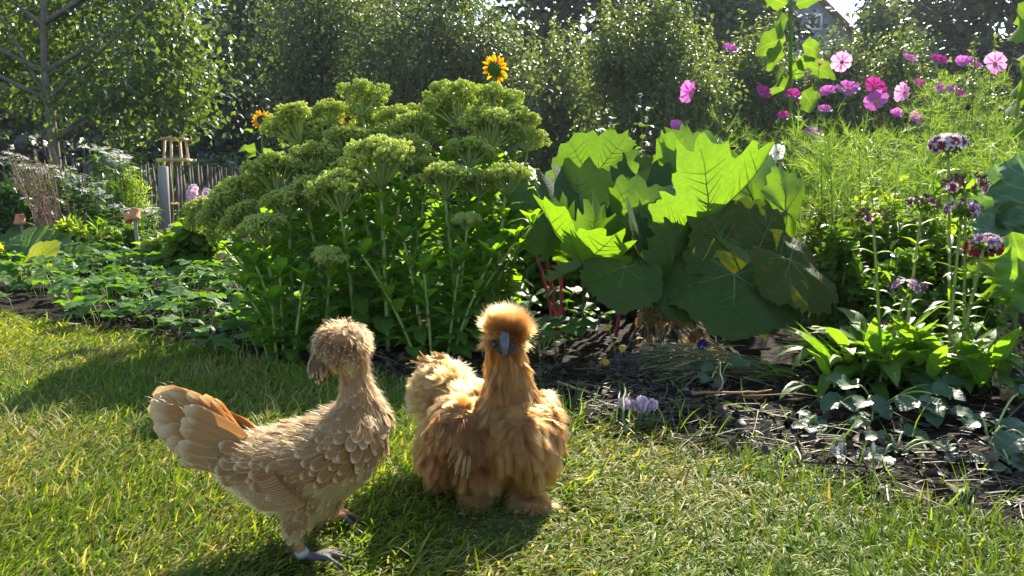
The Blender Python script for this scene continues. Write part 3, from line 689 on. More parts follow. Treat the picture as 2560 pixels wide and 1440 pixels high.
def sedum(label, base_px, heads, low=True):
    base = Gd(*base_px); base[2] = 0.0
    root = thing('sedum_plant', label, 'plant', base, 'tall green sedum clumps')
    for (hx, hy, w, d) in heads:
        top = Pt(hx, hy, d); R_ = w * .57 / F_PX * d
        foot = base + np.array([(top[0] - base[0]) * .33 + U(-.05, .05), np.clip((d - base[1]) * .45, -.06, .30), 0.0])
        ctrl = foot * .45 + top * .55; ctrl[:2] = foot[:2] * .62 + top[:2] * .38; ctrl[2] = top[2] * .55
        end = top - (0, 0, R_ * .2); P_ = bez(foot, ctrl, end, 10)
        r0 = .0075 if w > 90 else .005
        st = obj('stem', B().add(*tube(P_ - base, np.linspace(r0, r0 * .72, 10), 7), rnd=U(0, 1)).mesh('stem', [M['sedum_stem']]), root)
        axis = unit(P_[-1] - P_[-3]); m = HEADS[rng.integers(0, 5)]
        if w > 52: put('flower_head', m, st, base, end + (0, 0, R_ * .40), unit(np.cross(axis, rdir(1)[0])), axis + .22 * rdir(1)[0], R_, U(.88, 1.12), kind='stuff')
        else:                                                             # flowerless shoot: a tuft of young leaves
            for k_ in range(7): a = k_ * .9; put('leaf', SLEAF[k_ % 4], st, base, end, (math.cos(a) * .7, math.sin(a) * .7, .8), (-math.cos(a), -math.sin(a), .6), U(.05, .075))
        L_ = np.linalg.norm(top - foot); nn = max(7, int(L_ / .031)); ph = U(0, 6.28)
        for i in range(nn):
            t = .06 + .84 * i / nn; q = P_[min(9, int(t * 9))] * (1 - (t * 9) % 1) + P_[min(9, int(t * 9) + 1)] * ((t * 9) % 1)
            ln = (.120 - .056 * t) * U(.85, 1.2) * (1.0 if w > 70 else .75)
            for s in (0, 1):
                a = ph + i * 1.57 + s * 3.14 + U(-.35, .35); el = U(.15, .85) if t > .4 else U(-.5, .3)
                dv = np.array([math.cos(a) * math.cos(el), math.sin(a) * math.cos(el), math.sin(el)])
                put('leaf', SLEAF[rng.integers(0, 4)], st, base, q, dv, (-dv[0] * .3, -dv[1] * .3, 1.0), ln, U(.85, 1.15))
    return root
sedum('sedum clump behind the crested hen, its low pale green heads leaning out over strawberry leaves', (760, 880),
      [(690, 462, 150, 2.62), (600, 505, 125, 2.66), (560, 545, 110, 2.60), (655, 590, 120, 2.42), (645, 480, 110, 2.8), (540, 590, 70, 2.72), (505, 545, 90, 2.85), (720, 525, 112, 2.5), (610, 560, 100, 2.55)])
sedum('sedum clump with a small round bud head low among its front stems', (860, 890),
      [(740, 335, 135, 2.78), (820, 300, 92, 2.92), (850, 500, 150, 2.42), (825, 655, 82, 2.30), (870, 378, 112, 2.72), (790, 412, 110, 2.68), (765, 505, 120, 2.56), (775, 372, 100, 2.86)])
sedum('sedum clump with the tallest domed pale green flower head', (980, 895),
      [(905, 270, 122, 2.86), (985, 318, 100, 2.80), (950, 428, 178, 2.40), (1040, 345, 110, 2.74), (945, 370, 100, 2.72), (1075, 425, 70, 2.6), (925, 330, 90, 2.95), (1010, 395, 112, 2.62), (880, 440, 100, 2.6)])
sedum('sedum clump behind the fluffy hen, beside the huge lobed leaves', (1180, 892),
      [(1105, 255, 92, 2.92), (1135, 295, 145, 2.84), (1255, 285, 122, 2.88), (1228, 345, 145, 2.76), (1110, 470, 128, 2.46), (1265, 465, 118, 2.50), (1180, 398, 105, 2.66), (1320, 360, 90, 2.80), (1168, 562, 66, 2.34), (1190, 300, 80, 3.0), (1060, 305, 84, 2.95), (1295, 322, 100, 2.84), (1195, 475, 100, 2.56)])
sedum('low leafy sedum shoots at the lawn edge right behind the crested hen', (740, 915),
      [(640, 660, 46, 2.36), (700, 690, 40, 2.30), (590, 640, 44, 2.46), (760, 700, 40, 2.27), (610, 720, 30, 2.34), (680, 760, 30, 2.26)])
sedum('low leafy sedum shoots at the lawn edge between the two hens', (1090, 915),
      [(910, 640, 40, 2.28), (1010, 600, 44, 2.34), (1060, 680, 40, 2.26), (1150, 660, 40, 2.30), (1230, 640, 44, 2.32), (1290, 600, 44, 2.40), (1330, 560, 50, 2.5)])
rng = np.random.default_rng(104)
# ------------------------------------------------------------------ huge lobed leaves (ornamental rhubarb)
M['rheum'] = leafmat('rheum_leaf', (.10, .20, .03), (.14, .24, .035), (1.75, 1.75, .28), .48, .38, .45, nscale=18, pucker=.006)
M['rheum_shaded'] = leafmat('rheum_leaf_shaded', (.045, .095, .018), (.065, .115, .02), (1.4, 1.35, .4), .30, .6, .2, spots=(14, .66, (.13, .09, .02)), nscale=14, pucker=.008)  # darker green copy imitating leaves in shade, with a few brown spots
M['rheum_burnt'] = leafmat('rheum_leaf_burnt', (.06, .105, .018), (.075, .115, .018), (1.6, 1.3, .4), .38, .6, .2, spots=(11, .585, (.20, .085, .015)), nscale=14, pucker=.008)  # brown patches on a green also darkened for shade
M['vein'] = leafmat('leaf_vein', (.13, .20, .05), (.16, .23, .06), (1.2, 1.1, .4), .22, .5, .4)
M['petiole'] = plain('petiole', (.10, .10, .05), (.16, .15, .07), .5, 20, 0, .4, stretch=(1, 1, .2))
def palmate(seed, lobes=5, depth=.34, tooth=.10, cup=.35, wavy=.05, span=2.45, droop=0.0):
    r = np.random.default_rng(seed); nt_, nr = 80, 8
    th = np.linspace(-span, span, nt_)
    cen = np.linspace(-span * .86, span * .86, lobes) + r.normal(0, .05, lobes); wid = 2 * span / lobes * .5
    lob = np.max([np.cos(np.clip((th - c) / wid * .5, -1, 1) * np.pi * .5) ** 1.0 * (1 - .16 * abs(c)) for c in cen], axis=0)
    env = (.60 + .40 * np.cos(th * .52)) ; R_ = env * ((1 - depth) + depth * lob ** 1.6 * 1.15)
    saw = np.abs(((th * 3.6 + r.uniform(0, 1)) % 1) - .5) * 2; R_ *= 1 + tooth * (saw - .5) + .03 * r.normal(size=nt_)
    V, UV, F = [(0, 0, 0)], [(.5, 0)], []
    zf = lambda x, y, rho, a: cup * (x * x * 1.1 + .25 * y * y) + wavy * rho * math.sin(a * 5 + seed) + .3 * wavy * math.sin(13 * x + 7 * y) - droop * rho * rho
    for i in range(1, nr + 1):
        f = i / nr
        for a, R1 in zip(th, R_):
            rho = f * R1; x, y = rho * math.sin(a), rho * math.cos(a)
            rib = min(abs(a - c) for c in cen); z = zf(x, y, rho, a) + .035 * rho * min(1, rib / .3)
            V.append((x, y, z)); UV.append((.5 + x, y))
    for j in range(nt_ - 1): F.append((0, 1 + j + 1, 1 + j))
    Q = [(1 + (i - 1) * nt_ + j, 1 + (i - 1) * nt_ + j + 1, 1 + i * nt_ + j + 1, 1 + i * nt_ + j) for i in range(1, nr) for j in range(nt_ - 1)]
    # main veins with side veins, under the blade
    vb = B()
    for c in cen:
        j = int(np.argmin(abs(th - c))); P_ = []
        for f in np.linspace(0, .93, 9):
            rho = f * R_[j]; x, y = rho * math.sin(c), rho * math.cos(c); P_.append((x, y, zf(x, y, rho, c) - .004))
        P_ = np.array(P_); vb.add(*tube(P_, np.linspace(.013, .0025, 9), 5))
        for k in (2, 3, 4, 5, 6):
            for s in (-1, 1):
                q = P_[k]; a2 = c + s * .34; rho = np.linalg.norm(q[:2]) + .24 * (1 - .07 * k); jj = int(np.argmin(abs(th - a2)))
                rho = min(rho, R_[jj] * .9); e = np.array([rho * math.sin(a2), rho * math.cos(a2), 0]); e[2] = zf(e[0], e[1], rho, a2) + .03 * rho - .003
                m_ = (q + e) / 2; m_[2] -= .004; vb.add(*tube(np.array([q, m_, e]), [.0052, .0035, .0012], 4))
    return (np.array(V), [np.array(F), np.array(Q)], np.array(UV)), vb
def big_leaf(root, base, seed, q, tip, nrm, mat, width=1.0, pet=None, pr=.010, **kw):
    (V, F, UV), vb = palmate(seed, **kw)
    me = mesh('leaf', V, F, uv=UV, mats=[M[mat]]); d = np.asarray(tip) - q; L_ = np.linalg.norm(d) / .98
    o = put('leaf', me, root, base, q, d, nrm, L_, width)
    vo = obj('vein', vb.mesh('vein', [M['vein']]), o, kind='stuff')
    if pet is not None:
        mid = (np.asarray(pet) * .5 + q * .5) + (0, 0, .03)
        obj('leaf_stalk', B().add(*tube(bez(pet, mid, q, 7) - base, np.linspace(pr, pr * .6, 7), 8)).mesh('leaf_stalk', [M['petiole']]), root)
    return o
def rhubarb():
    base = Gd(1660, 800); base[2] = 0
    root = thing('giant_leaf_plant', 'plant with huge jagged lobed leaves, the upper ones glowing yellow-green and the lowest browned', 'plant', base)
    up = Pt; g = lambda x, y: Gd(x, y)
    ct = Gd(1660, 800)
    # seed, leaf base px+depth, tip px+depth, normal, material, width, stalk foot, options
    V_ = dict(cup=.75, depth=.40, tooth=.15, wavy=.06)
    rows = [
        (1, (1480, 455, 2.85), (1420, 345, 2.95), (.05, .9, .35), 'rheum', 1.15, (1600, 800), dict(cup=.25, depth=.30, wavy=.07, tooth=.08)),
        (2, (1400, 560, 2.62), (1345, 400, 2.75), (-.55, .7, .3), 'rheum', .62, (1590, 800), dict(cup=.5, depth=.25)),
        (3, (1458, 655, 2.30), (1335, 540, 2.16), (.35, -.15, .95), 'rheum', .62, (1470, 800), dict(cup=.6, depth=.42, tooth=.14)),
        (4, (1458, 655, 2.30), (1565, 600, 2.42), (-.45, .6, .7), 'rheum', .85, None, V_),
        (5, (1607, 580, 2.42), (1530, 455, 2.52), (-.15, .75, .6), 'rheum', .95, (1640, 800), V_),
        (22, (1607, 580, 2.42), (1665, 515, 2.46), (-.3, .75, .6), 'rheum', .85, None, V_),
        (6, (1755, 565, 2.36), (1735, 415, 2.52), (.1, .85, .45), 'rheum', 1.05, (1690, 800), V_),
        (23, (1757, 565, 2.36), (1945, 405, 2.30), (-.45, .65, .6), 'rheum', .58, None, dict(cup=.8, depth=.40, tooth=.15)),
        (7, (1690, 455, 2.72), (1648, 340, 2.75), (.4, .8, .3), 'rheum', .75, (1680, 790), V_),
        (8, (1750, 445, 2.80), (1800, 340, 2.90), (-.05, .9, .35), 'rheum', 1.1, (1690, 790), dict(cup=.3, depth=.42, tooth=.15)),
        (9, (1900, 535, 2.50), (1955, 405, 2.62), (-.15, .9, .35), 'rheum', 1.15, (1720, 800), dict(cup=.4, depth=.42, tooth=.15)),
        (25, (1965, 530, 2.50), (2010, 455, 2.58), (-.2, .9, .35), 'rheum', 1.1, (1740, 800), dict(cup=.3, depth=.40, tooth=.15)),
        (10, (1640, 500, 2.75), (1590, 400, 2.9), (.1, -.3, .95), 'rheum_shaded', 1.0, (1650, 790), dict(cup=.3, depth=.4, tooth=.15)),
        (11, (1560, 640, 2.55), (1530, 545, 2.65), (.1, .8, .5), 'rheum', .9, (1620, 800), V_),
        (12, (1470, 575, 2.50), (1425, 430, 2.66), (.25, -.55, .75), 'rheum_shaded', .95, (1580, 800), dict(cup=.5, depth=.4, tooth=.14)),
        (13, (1590, 570, 2.62), (1640, 440, 2.78), (-.2, -.35, .9), 'rheum_shaded', .8, (1640, 790), dict(cup=.4, depth=.4, tooth=.14)),
        (14, (1660, 650, 2.34), (1640, 545, 2.5), (.1, .5, .75), 'rheum_shaded', 1.0, (1660, 800), V_),
        (24, (1665, 690, 2.30), (1760, 590, 2.36), (-.4, .5, .75), 'rheum_shaded', .85, (1670, 800), V_),
        # drooping shaded leaves hanging towards the path
        (15, (1862, 695, 2.32), (1945, 530, 2.40), (-.1, .95, .15), 'rheum_burnt', 1.1, (1740, 800), dict(cup=.10, depth=.16, tooth=.05, wavy=.06)),
        (16, (1835, 685, 2.26), (1850, 832, 2.10), (.02, -.85, .5), 'rheum_shaded', 1.12, None, dict(cup=-.22, depth=.14, tooth=.05, wavy=.06)),
        (17, (1975, 650, 2.24), (2075, 770, 2.16), (.35, -.8, .5), 'rheum_burnt', .85, (1800, 800), dict(cup=-.3, depth=.15, tooth=.05, wavy=.07)),
        (18, (1562, 668, 2.22), (1540, 770, 2.10), (0, -.9, .45), 'rheum_shaded', .85, (1600, 790), dict(cup=-.2, depth=.12, tooth=.04)),
        (19, (1700, 690, 2.30), (1690, 790, 2.16), (0, -.9, .4), 'rheum_shaded', .9, None, dict(cup=-.2, depth=.12, tooth=.04)),
        (20, (1725, 640, 2.60), (1790, 560, 2.7), (-.1, .7, .6), 'rheum', 1.0, (1700, 790), V_),
        (21, (1900, 640, 2.66), (1960, 540, 2.75), (-.2, .8, .5), 'rheum', 1.0, (1760, 790), V_),
    ]
    for sd, q, t, n, m, w, pet, kw in rows:
        big_leaf(root, base, sd, Pt(*q), Pt(*t), n, m, w, None if pet is None else Gd(*pet) + (U(-.03, .03), U(-.03, .03), 0), .012, **kw)
    return root
rhubarb()
rng = np.random.default_rng(105)
# ------------------------------------------------------------------ cosmos
M['fern'] = leafmat('cosmos_thread', (.10, .19, .04), (.20, .30, .07), (1.7, 1.6, .5), .45, .5, .3)
M['thin_stem'] = leafmat('thin_stem', (.12, .20, .05), (.20, .26, .07), (1.2, 1.1, .5), .2, .5, .3)
M['dark_stem'] = plain('dark_stem', (.08, .09, .04), (.14, .12, .06), .6)
PINK = {k: leafmat('petal_' + k, a, b, t, .5, .5, .3) for k, a, b, t in
        [('pink', (.55, .12, .48), (.64, .22, .58), (1.2, 1.0, 1.15)), ('deep', (.40, .03, .25), (.52, .06, .34), (1.3, 1.1, 1.2)), ('pale', (.68, .30, .60), (.75, .42, .66), (1.1, 1.0, 1.1)), ('white', (.78, .78, .74), (.82, .82, .78), (1, 1, 1))]}
M['disc'] = plain('flower_disc', (.55, .30, .02), (.30, .14, .01), .8, 300, .001)
M['brown_disc'] = plain('seed_disc', (.035, .022, .012), (.09, .055, .025), .9, 260, .002)
PETAL = leaf_t(lambda t: .30 * (min(1, .18 + t / .55) ** .9) * (1 if t < .88 else .80), 5, 1, .12, .35, .22, 1)
PETME = {k: mesh('petal', *PETAL[:2], uv=PETAL[2], mats=[m]) for k, m in PINK.items()}
DISCME = B().add(*ell((0, 0, 0), (.22, .22, .12), 8, 5)).mesh('flower_disc', [M['disc']])
CALYX = B().add(*tube([(0, 0, -.22), (0, 0, -.08), (0, 0, 0)], [.05, .16, .20], 7)).mesh('calyx', [M['thin_stem']])
def cosmos_flower(root, st, base, p, nrm, r, kind, closed=.15):
    nrm = unit(np.asarray(nrm, float)); x = unit(np.cross(nrm, (.31, .2, .9))); y = np.cross(nrm, x)
    f = put('flower', CALYX, root, base, p, x, nrm, r)
    fm = f.matrix_basis.inverted()
    for i in range(8):
        a = i * .785 + U(-.1, .1); c = closed + .22 + U(-.12, .12)
        d = (x * math.cos(a) + y * math.sin(a)) * math.cos(c) + nrm * math.sin(c)
        o = put('petal', PETME[kind], f, base, p + d * r * .12, d, nrm - d * .1, r * U(.85, 1.05), U(1.0, 1.25)); o.matrix_basis = fm @ o.matrix_basis
    o = put('flower_disc', DISCME, f, base, p + nrm * r * .04, x, nrm, r); o.matrix_basis = fm @ o.matrix_basis
    return f
THREAD = leaf_t(lambda t: .02 * (1 - t * .7), 2, 1, .0, .5)
THREAD = (np.array([(-.015, 0, 0), (.015, 0, 0), (.012, .5, .02), (-.012, .5, .02), (0, 1, -.05)]), [np.array([(0, 1, 2, 3)]), np.array([(3, 2, 4)])], np.zeros((5, 2)))
def ferny(b, P_, n, spread=.10):
    """thread leaves along a stem: side branches that fork into fine threads"""
    for _ in range(n):
        t = U(.08, .97) ** .8; i = t * (len(P_) - 1); k = min(len(P_) - 2, int(i)); q = P_[k] + (P_[k + 1] - P_[k]) * (i - k)
        a = U(0, 6.28); el = U(.1, 1.0); d = np.array([math.cos(a) * math.cos(el), math.sin(a) * math.cos(el), math.sin(el)]); L_ = U(.6, 1.3) * spread
        m = 13; tt = np.linspace(.15, 1, m); pos = q + d * (tt * L_)[:, None]
        dd = unit(d + .95 * rdir(m) + (0, 0, .15))
        scatter(b, THREAD, np.vstack([q[None], pos]), np.vstack([d[None], dd]), rdir(m + 1), np.concatenate([[L_], U(.3, .6, m) * spread * (1.15 - .6 * tt)]), wsc=np.concatenate([[.9], np.full(m, 1.5)]), rnd=np.full(m + 1, U(0, 1)))
FL = [  # px, py, depth, radius px, normal, colour, openness
    (1825, 126, 4.3, 21, (.1, -0.65, 0.75), 'pink', .25), (1728, 232, 3.7, 30, (-.8, -0.45, 0.10), 'pink', .35), (1690, 323, 3.5, 23, (.1, -0.85, 0.75), 'pink', .55), (2105, 156, 3.8, 27, (.1, .9, .45), 'pale', .15),
    (1905, 237, 3.8, 24, (.3, -0.85, 0.60), 'deep', .45), (1983, 241, 4.0, 22, (0, -0.70, 0.75), 'deep', .3), (2070, 232, 4.0, 22, (-.3, -0.65, 0.68), 'pink', .35), (2120, 226, 3.9, 29, (-.1, -0.65, 0.75), 'pink', .2),
    (2187, 218, 3.8, 27, (0, -1.00, 0.56), 'deep', .1), (2190, 255, 3.7, 30, (-.45, -0.75, 0.52), 'pink', .1), (2263, 231, 3.7, 26, (-.9, -0.35, 0.10), 'pale', .4), (2298, 213, 4.1, 18, (.1, -0.65, 0.75), 'deep', .3),
    (2272, 151, 4.2, 21, (.2, -0.60, 0.75), 'pink', .35), (2345, 152, 4.1, 23, (.1, -0.70, 0.75), 'deep', .25), (2408, 158, 4.1, 21, (-.3, -0.65, 0.60), 'pink', .3), (2440, 166, 4.0, 17, (.2, -0.55, 0.75), 'pink', .3),
    (2487, 160, 3.6, 28, (-.05, -0.90, 0.25), 'pale', .1), (2362, 226, 3.8, 23, (-.2, -0.65, 0.75), 'pink', .2), (2398, 236, 3.7, 19, (.3, -0.60, 0.75), 'deep', .3), (2238, 287, 4.0, 17, (0, -0.85, 0.60), 'pink', .5),
    (2286, 297, 4.0, 20, (.2, -0.80, 0.50), 'pink', .3), (2063, 277, 4.1, 18, (-.2, -0.65, 0.75), 'pink', .3), (2033, 336, 3.6, 24, (.1, -0.70, 0.75), 'pink', .25), (1957, 294, 3.8, 18, (-.2, -0.75, 0.75), 'deep', .4),
    (1996, 268, 4.2, 9, (0, -0.65, 0.75), 'deep', .8), (1945, 381, 3.3, 22, (-.55, -0.75, 0.10), 'white', .25), (2195, 375, 3.6, 10, (.2, -0.65, 0.75), 'pale', .9), (2048, 165, 4.2, 9, (0, -0.55, 0.75), 'deep', .9), (1892, 380, 3.7, 7, (0, 0, 1), 'pink', 1.0),
    (2020, 382, 3.5, 8, (0, 0, 1), 'deep', 1.1)]
COSMOS_AT = {'pink': 'pink', 'deep': 'deep magenta', 'pale': 'pale lilac pink', 'white': 'white'}
COSMOS_LAB = {1996: 'cosmos with a half-open magenta bud behind the tall sunflower leaves', 2048: 'cosmos with a closed magenta bud below the house gable', 1892: 'cosmos with a tiny closed pink bud above the huge lobed leaves', 2020: 'cosmos with a dark closed bud beside the white cosmos bloom', 2195: 'cosmos with a half-closed pale flower deep in the feathery foliage',
    1690: 'cosmos with one upright pink flower just above the huge lobed leaves', 1728: 'cosmos with a nodding side-on pink flower in front of the pear tree', 1825: 'cosmos with one small pink flower between pear tree and tall sunflower',
    1905: 'cosmos with a cupped magenta flower close beside the tall sunflower stem', 1957: 'cosmos with a small magenta flower low beside the tall sunflower', 1983: 'cosmos with a dark pink flower directly behind the tall sunflower stem', 2033: 'cosmos with a low pink flower above the white cosmos bloom',
    2063: 'cosmos with a small pink flower under the cluster of open blooms', 2070: 'cosmos with a pink flower between the tall sunflower and the flower cluster', 2105: 'cosmos with a large pale lilac flower open below the house window', 2120: 'cosmos with a wide pink flower at the edge of the bloom cluster',
    2187: 'cosmos with the darkest magenta flower in the middle of the bloom cluster', 2190: 'cosmos with a broad pink flower under the darkest magenta one', 2238: 'cosmos with a small pink flower below the bloom cluster', 2263: 'cosmos with a side-on pale lilac flower beside the bloom cluster', 2272: 'cosmos with a pink flower in front of the dark wood edge',
    2286: 'cosmos with a low pink flower under the side-on lilac one', 2298: 'cosmos with a small magenta flower behind the side-on lilac one', 2345: 'cosmos with a magenta flower standing alone before the dark wood', 2362: 'cosmos with a flat pink flower above the white-edged sweet william', 2398: 'cosmos with a small magenta flower near the feathery stalk tips',
    2408: 'cosmos with a pink flower next to the fully open lilac bloom', 2440: 'cosmos with a small pink flower tucked beside the open lilac bloom', 2487: 'cosmos with a fully open pale lilac flower facing outward by the broad sunflower leaves'}
def cosmos():
    order = sorted(FL, key=lambda f: (round(f[0] / 75), f[2])); i = 0; used = {}
    while i < len(order):
        grp = [order[i]]
        if i + 1 < len(order) and abs(order[i + 1][0] - order[i][0]) < 60 and abs(order[i + 1][2] - order[i][2]) < .4 and rng.random() < .6: grp.append(order[i + 1])
        i += len(grp); d0 = np.mean([g[2] for g in grp]); x0 = np.mean([Pt(g[0], g[1], g[2])[0] for g in grp])
        base = np.array([x0 + U(-.12, .12), d0 + U(-.05, .15), 0.0])
        kinds = sorted({COSMOS_AT[g[5]] for g in grp}); lab = 'tall feathery cosmos plant carrying %s %s' % (' and '.join(kinds), 'flowers' if len(grp) > 1 else 'flower')
        if any(g[5] == 'white' for g in grp): lab = 'feathery cosmos plant with a single white flower beside the huge lobed leaves'
        lab = COSMOS_LAB.get(grp[0][0], lab)
        root = thing('cosmos_plant', lab, 'plant', base, 'cosmos plants in flower behind the big leaves')
        fb = B()
        for (px, py, d, r, n, k, c) in grp:
            p = Pt(px, py, d); R_ = r * .93 / F_PX * d; e = p - unit(n) * R_ * .22
            mid = np.array([base[0] * .5 + p[0] * .5 + U(-.03, .03), base[1] * .6 + p[1] * .4, p[2] * .62]); P_ = bez(base, mid, e - unit(np.array(n) + (0, 0, .8)) * .02, 11); P_[-1] = e
            st = obj('stem', B().add(*tube(P_ - base, np.linspace(.0045, .0016, 11), 5), rnd=U(0, 1)).mesh('stem', [M['thin_stem']]), root)
            cosmos_flower(root, st, base, p, n, R_, k, c); ferny(fb, P_[:9] - base, 22, .11)
        obj('foliage', fb.mesh('foliage', [M['fern']]), root, kind='stuff')
cosmos()
def cosmos_mass():
    b = B(); sb = B(); n = 0
    for (x0, x1, y0, y1, d0, d1, k) in [(1980, 2620, 300, 420, 2.9, 4.2, 62), (1760, 2050, 290, 410, 3.6, 4.6, 13), (2300, 2620, 170, 320, 3.3, 4.4, 26), (2050, 2600, 340, 460, 2.5, 3.2, 34), (2600, 3300, 200, 420, 2.8, 4.4, 24)]:
        for _ in range(k):
            d = U(d0, d1); p = Pt(U(x0, x1), U(y0, y1), d); f = np.array([p[0] + U(-.1, .1), d + U(-.1, .1), 0]); P_ = bez(f, (f + p) / 2 + (U(-.08, .08), 0, .05), p, 8)
            V_, F_ = tube(P_, np.linspace(.004, .001, 8), 4, False); b.add(V_, F_, rnd=U(0, 1)); ferny(b, P_, 17, .12)
    obj('feathery_foliage', b.mesh('feathery_foliage', [M['fern']]), kind='stuff', label='airy mass of feathery green cosmos foliage', category='foliage')
cosmos_mass()
def bud_stalks():
    root0 = None
    for i, (px, py, d) in enumerate([(2085 + 460, 60, 3.9), (2440, 55, 3.8), (2420, 268, 3.4), (2265, 300, 3.6), (2180, 325, 3.5), (2150, 368, 3.5), (2093, 368, 3.5), (2070, 250, 4), (1985, 325, 3.7), (2285, 380, 3.4)]):
        p = Pt(px, py, d); base = np.array([p[0] + U(-.1, .1), d, 0])
        root = thing('seed_stalk', 'thin flowerless cosmos stalk ending in a dark round seed bud', 'plant', base, 'cosmos stalks gone to seed')
        obj('stem', B().add(*tube(bez(base, (base + p) / 2 + (U(-.05, .05), 0, 0), p, 8) - base, np.linspace(.0045, .0018, 8), 5)).mesh('stem', [M['dark_stem']]), root)
        obj('seed_head', B().add(*ell(p - base, (.011, .011, .013), 8, 6)).mesh('seed_head', [M['brown_disc']]), root)
bud_stalks()

# ------------------------------------------------------------------ sunflowers
M['sun_petal'] = leafmat('sun_petal', (.72, .34, .005), (.78, .44, .01), (1.15, 1.0, .4), .45, .5, .3)
M['sun_leaf'] = leafmat('sun_leaf', (.10, .19, .045), (.14, .24, .05), (1.6, 1.5, .4), .46, .6, .2, vein=.5, veincol=(.22, .32, .10), nveins=5)
HEARTS = []
for c, w in ((.8, .1), (1.3, .15), (.4, .1)):
    T_ = leaf_t(heart(.42), 9, 2, .18, c, w, 2, serr=.05, back=-.3); HEARTS.append(mesh('leaf', *T_[:2], uv=T_[2], mats=[M['sun_leaf']]))
RAY = leaf_t(lanc(.17), 4, 1, .2, .3); RAYME = mesh('petal', *RAY[:2], uv=RAY[2], mats=[M['sun_petal']])
BRACTME = (lambda T: mesh('bract', *T[:2], uv=T[2], mats=[M['sun_leaf']]))(leaf_t(lanc(.3, .3), 4, 1, .2, .5))
def sunflower(label, foot, top, leaves, head=None, r0=.010):
    base = np.array([foot[0], foot[1], 0.0]); root = thing('sunflower', label, 'sunflower', base)
    P_ = bez(base, (base + top) / 2 + (U(-.04, .04), 0, 0), top, 12)
    obj('stem', B().add(*tube(P_ - base, np.linspace(r0, r0 * .6, 12), 8)).mesh('stem', [M['sun_leaf']]), root)
    for (lx, ly, ld, tx, ty, td, w) in leaves:
        q, t = Pt(lx, ly, ld), Pt(tx, ty, td); k = int(np.argmin(abs(P_[:, 2] - q[2] + .03)))
        sk = obj('leaf_stalk', B().add(*tube(bez(P_[k] - base, (P_[k] + q) / 2 - base + (0, 0, .01), q - base, 5), [.0035, .003, .003, .0025, .002], 5)).mesh('leaf_stalk', [M['sun_leaf']]), root)
        put('leaf', HEARTS[rng.integers(0, 3)], root, base, q, t - q, (U(-.3, .3), .75, .55), np.linalg.norm(t - q) * 1.05, w * .9)
    if head:
        n, r = unit(np.asarray(head[0], float)), head[1]; x = unit(np.cross(n, (.2, .1, .97))); y = np.cross(n, x)
        h = put('flower_disc', B().add(*ell((0, 0, 0), (.55, .55, .22), 14, 8)).mesh('flower_disc', [M['brown_disc']]), root, base, top, x, n, r); hm = h.matrix_basis.inverted()
        for i in range(32):
            a = i * .393 + U(-.12, .12); c = U(-.05, .4); d = (x * math.cos(a) + y * math.sin(a)) * math.cos(c) + n * math.sin(c)
            o = put('petal', RAYME, h, base, top + d * r * .45 + n * r * .03, d, n, r * U(.55, .75)); o.matrix_basis = hm @ o.matrix_basis
        o = put('receptacle', B().add(*ell((0, 0, 0), (.5, .5, .2), 12, 6)).mesh('receptacle', [M['sun_leaf']]), h, base, top - n * r * .14, x, n, r); o.matrix_basis = hm @ o.matrix_basis
        for i in range(14):
            a = i * .45; d = (x * math.cos(a) + y * math.sin(a)); d2 = unit(d * .9 - n * .15)
            o = put('bract', BRACTME, h, base, top + d * r * .25 - n * r * .16, d2, -n, r * U(.4, .55)); o.matrix_basis = hm @ o.matrix_basis
    return root
t = Pt(655, 300, 5.2)
sunflower('small yellow sunflower facing the camera above the picket fence', (t[0] + .02, t[1]), t,
          [(632, 330, 5.2, 610, 320, 5.2, .6), (640, 375, 5.2, 590, 368, 5.15, .8), (640, 390, 5.2, 605, 392, 5.1, .8), (655, 380, 5.2, 690, 385, 5.2, .8), (648, 425, 5.2, 610, 440, 5.1, .9), (660, 430, 5.2, 690, 425, 5.1, .9), (655, 325, 5.2, 680, 335, 5.1, .7)], ((.15, -.95, .1), .062))
t = Pt(1237, 172, 3.7)
sunflower('yellow sunflower seen from behind, rising above the sedum heads', (t[0], t[1]), t,
          [(1232, 215, 3.7, 1215, 235, 3.6, .9), (1236, 215, 3.7, 1248, 240, 3.6, .9), (1225, 225, 3.7, 1175, 215, 3.7, .6), (1225, 260, 3.7, 1165, 262, 3.7, .8), (1250, 250, 3.7, 1315, 270, 3.6, .7), (1243, 185, 3.7, 1268, 198, 3.7, .7)], ((.45, .75, .45), .062))
t = Pt(873, 295, 3.5)
sunflower('yellow sunflower mostly hidden behind the tallest sedum head', (t[0], t[1]), t, [(870, 320, 3.5, 845, 335, 3.5, .8)], ((-.3, -.8, .2), .045))
t = Pt(1976, -120, 4.6)
sunflower('very tall thick-stemmed sunflower whose head rises out of sight above the cosmos', (Pt(1985, 330, 4.6)[0], 4.6), t,
          [(1968, 10, 4.6, 1910, -8, 4.55, .9), (1990, 12, 4.6, 2070, -8, 4.55, .7), (1970, 45, 4.6, 1935, 95, 4.5, 1.0), (1965, 100, 4.6, 1880, 128, 4.5, 1.0), (1960, 140, 4.6, 1885, 160, 4.5, 1.0), (2005, 112, 4.6, 2066, 140, 4.5, .9),
           (1995, 165, 4.6, 2035, 150, 4.5, 1.1), (1990, 200, 4.6, 2000, 150, 4.52, .9), (1960, 175, 4.6, 1940, 215, 4.5, .9), (2020, 165, 4.65, 2095, 195, 4.5, .8), (1960, 225, 4.6, 1925, 200, 4.5, 1.2), (2005, 230, 4.6, 2050, 285, 4.5, 1.1), (1960, 285, 4.6, 1945, 305, 4.5, .9), (1985, 290, 4.6, 2000, 310, 4.5, .9)], None, .014)
t = Pt(2610, -100, 3.2)
